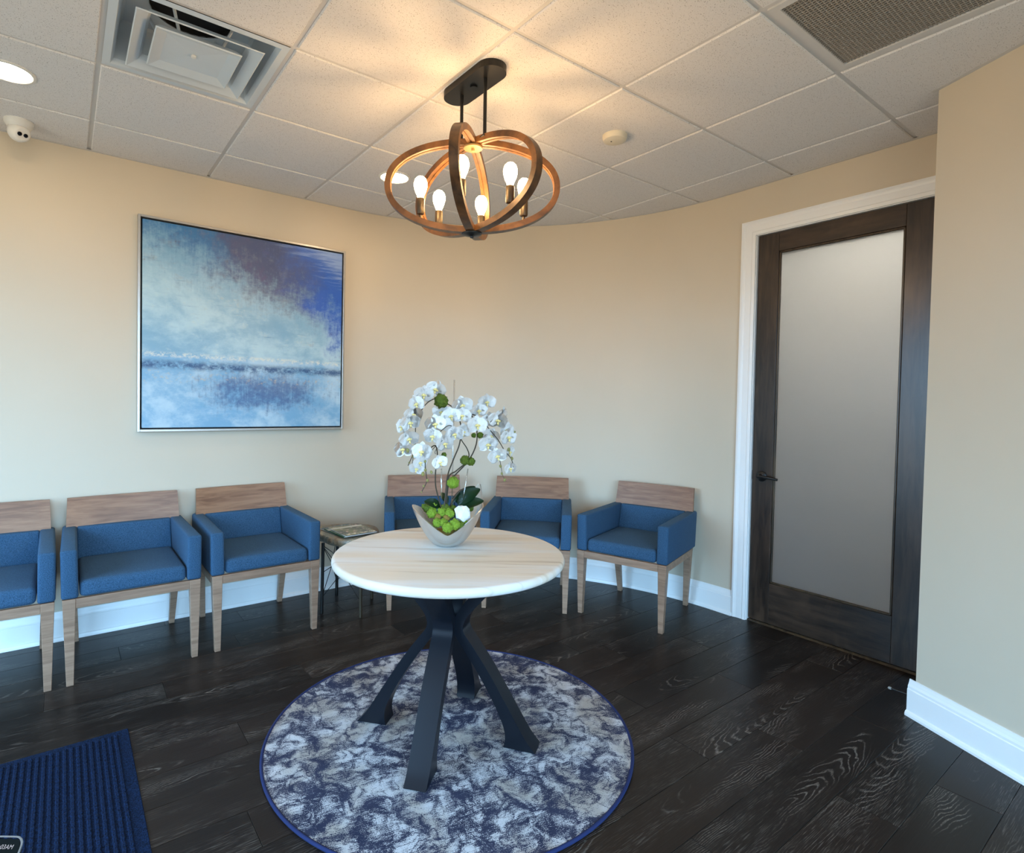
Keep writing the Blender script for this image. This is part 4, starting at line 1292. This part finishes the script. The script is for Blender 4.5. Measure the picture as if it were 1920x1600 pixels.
lathe(q, [(0, -0.004), (0.004, -0.003), (0.0055, 0.004), (0.004, 0.010), (0, 0.012)], 10)
for s in (-1, 1):
    lathe(q, [(0, -0.006), (0.0042, 0), (0, 0.007)], 8, Matrix.Translation((s * 0.006, -0.001, 0.007)) @ Matrix.Rotation(s * 0.5, 4, 'Y'))
lathe(q, [(0, -0.010), (0.0045, 0), (0, 0.010)], 8, Matrix.Translation((0, -0.010, 0.008)) @ Matrix.Rotation(1.1, 4, 'X'))
lipm = bpy.data.meshes.new('flower'); bmesh.ops.recalc_face_normals(q, faces=q.faces); q.to_mesh(lipm); q.free(); lipm.materials.append(M['lip']); lipm.shade_smooth()
def flower(zx, zy, dp, yaw, pitch, roll, sc):
    f = bpy.data.objects.new('flower', lipm); link(f, orc)
    f.location = opix(zx, zy, dp)
    dirv = (vd * math.cos(yaw) + sd_ * math.sin(yaw)) * math.cos(pitch) + Vector((0, 0, 1)) * math.sin(pitch)
    m3 = dirv.to_track_quat('Z', 'Y').to_matrix() @ Matrix.Rotation(roll, 3, 'Z')
    f.rotation_euler = m3.to_euler(); f.scale = (sc, sc, sc)
    for ang, me, z in ((90, pm_sep, -0.002), (215, pm_sep, -0.002), (325, pm_sep, -0.002), (12, pm_big, 0.0), (168, pm_big, 0.0)):
        p = bpy.data.objects.new(me.name.split('.')[0], me); link(p, f)
        p.location = (0, 0, z); p.rotation_euler = (0, 0, math.radians(ang - 90))
FL = [(330, 225, .03, .35), (430, 178, .0, .1), (275, 300, .05, -.5), (245, 390, .06, .1), (160, 490, .04, -.9), (218, 455, .07, .2), (210, 590, .07, .2), (165, 680, .05, -.6), (318, 700, .10, -.3),
      (272, 840, .10, -.2), (300, 790, .11, .3), (410, 570, .09, -.4), (430, 470, .07, -.2), (505, 635, .11, .3), (465, 790, .12, .2), (560, 400, .03, -.2), (655, 310, .0, .1), (650, 400, .03, .3),
      (590, 555, .09, .0), (655, 530, .06, .4), (775, 480, .05, .2), (790, 355, -.03, .3), (860, 285, -.06, .0), (945, 440, -.01, .5), (985, 395, -.06, .9), (1035, 580, -.01, .5), (865, 640, .02, .1),
      (945, 735, .02, .2), (1045, 700, -.05, .9), (1050, 840, -.01, .7), (880, 440, -.03, .2), (890, 570, -.02, .0), (490, 470, .03, .0), (1020, 520, -.06, .6), (480, 370, -.02, .0)]
for i, (zx, zy, dp, yw) in enumerate(FL):
    small = 0.80 if zy > 780 or zx > 1040 else 1.0
    flower(zx, zy, dp, yw + rs.uniform(-.2, .2), rs.uniform(-.35, .12), rs.uniform(-.35, .35), small * rs.uniform(1.0, 1.18))
bud0 = None
for zx, zy, dp, r in [(200, 690, .06, 21), (262, 650, .06, 17), (242, 742, .05, 13), (1040, 682, -.01, 18), (1066, 755, -.02, 15), (970, 820, -.02, 15), (982, 882, -.02, 12), (1005, 935, -.02, 16), (345, 852, .11, 14), (325, 886, .11, 18), (362, 938, .10, 15), (330, 985, .10, 11), (312, 1035, .10, 8), (210, 790, .05, 9), (395, 870, .11, 14), (343, 780, .11, 12), (1090, 535, -.02, 10)]:
    if bud0 is None:
        q = bmesh.new(); bmesh.ops.create_icosphere(q, subdivisions=2, radius=1.0)
        for w in q.verts: w.co = Vector((w.co.x * 0.8, w.co.y * 0.8, w.co.z * (1.15 if w.co.z > 0 else 1.0)))
        bud0 = o = obj('bud', q, M['bud'], orc, smooth=True)
    else:
        o = bud0.copy(); link(o, orc)
    rr_ = r / 4.443 / F_PX * 2.35
    o.location = opix(zx, zy, dp); o.scale = (rr_, rr_, rr_); o.rotation_euler = (rs.uniform(-.6, .6), rs.uniform(-.6, .6), 0)

# ================================================================== RECEPTION STAND AND TERMINAL (corner of the picture)
def along(px, py, t): return CAM + ray(px, py) * t
tm = empty('desk_terminal'); tag(tm, 'dark screen terminal with silver bezel showing 9:03AM beside the entrance mat', 'terminal')
tl = 0.45
pA, pB = along(-240, 1570, tl), along(43, 1568, tl)          # top edge, left and right
ex = Vector((RIGHT.x, RIGHT.y, 0)).normalized()
back = Vector((-ex.y, ex.x, 0))                               # away from the operator
tilt = math.radians(52)
ey = (back * math.cos(tilt) + Vector((0, 0, 1)) * math.sin(tilt))
ez = ex.cross(ey)
o_top = along(49, 1568, tl)
wS, hS = 0.115, 0.085
m3 = Matrix((ex, ey, ez)).transposed().to_4x4(); m3.translation = o_top - ex * (wS / 2) - ey * (hS / 2)
tm.matrix_world = m3
def rrect(w, h, r, n=8):
    pts = []
    for cx_, cy_, a0 in ((w / 2 - r, h / 2 - r, 0), (-w / 2 + r, h / 2 - r, 90), (-w / 2 + r, -h / 2 + r, 180), (w / 2 - r, -h / 2 + r, 270)):
        for k in range(n + 1):
            a = math.radians(a0 + 90 * k / n); pts.append((cx_ + r * math.cos(a), cy_ + r * math.sin(a)))
    return pts
q = bmesh.new(); prism(q, rrect(wS - 0.010, hS - 0.010, 0.006), -0.010, -0.0006); obj('housing', q, M['black'], tm)
q = bmesh.new()
po, pi_ = rrect(wS, hS, 0.007), rrect(wS - 0.0022, hS - 0.0022, 0.006)
n = len(po)
vo0 = [q.verts.new((a, b, -0.0006)) for a, b in po]; vo1 = [q.verts.new((a, b, 0.0006)) for a, b in po]
vi1 = [q.verts.new((a, b, 0.0006)) for a, b in pi_]; vi0 = [q.verts.new((a, b, -0.0006)) for a, b in pi_]
for i in range(n):
    j = (i + 1) % n
    for A_, B_ in ((vo0, vo1), (vo1, vi1), (vi1, vi0), (vi0, vo0)): q.faces.new((A_[i], A_[j], B_[j], B_[i]))
obj('bezel', q, M['chrome'], tm)
q = bmesh.new(); prism(q, rrect(wS - 0.004, hS - 0.004, 0.005), -0.0005, 0.0001); obj('screen', q, M['screen'], tm)
tc = bpy.data.curves.new('screen_text', 'FONT'); tc.body = '9:03AM'; tc.size = 0.0041; tc.align_x = 'RIGHT'; tc.align_y = 'CENTER'; tc.shear = 0.25
tmp = bpy.data.objects.new('tmp_text', tc); COL.objects.link(tmp)
bpy.context.view_layer.update()
tme = bpy.data.meshes.new_from_object(tmp.evaluated_get(bpy.context.evaluated_depsgraph_get()))
bpy.data.objects.remove(tmp); bpy.data.curves.remove(tc)
tme.materials.clear(); tme.materials.append(M['text'])
to = bpy.data.objects.new('screen_text', tme); link(to, tm); to.location = (wS / 2 - 0.0068, hS / 2 - 0.0072, 0.0003)
# neck and foot of the terminal down to the stand
ctr = m3 @ Vector((0, 0, -0.014))
inv = m3.inverted()
DESK = 0.80
q = bmesh.new(); tube(q, [inv @ (ctr + Vector((0, 0, 0.0))), inv @ Vector((ctr.x, ctr.y, DESK + 0.012))], 0.012, 14); obj('neck', q, M['black'], tm)
q = bmesh.new(); lathe(q, [(0, 0), (0.055, 0), (0.055, 0.006), (0.02, 0.014), (0, 0.014)], 28, inv @ Matrix.Translation((ctr.x, ctr.y, DESK + 0.0005))); obj('foot', q, M['black'], tm)
dk = empty('reception_stand', (ctr.x, ctr.y, 0), math.atan2(ex.y, ex.x)); tag(dk, 'narrow reception stand with a flat laminate top carrying the terminal', 'stand')
q = bmesh.new(); box(q, (-0.22, -0.20, DESK - 0.03), (0.075, 0.065, DESK), 0.003, 2); obj('stand_top', q, M['laminate'], dk)
q = bmesh.new(); box(q, (-0.13, -0.12, 0.02), (-0.02, -0.02, DESK - 0.03), 0.003, 1); obj('post', q, M['alum'], dk)
q = bmesh.new(); box(q, (-0.22, -0.20, 0.0), (0.06, 0.05, 0.02), 0.004, 1); obj('base_plate', q, M['alum'], dk)
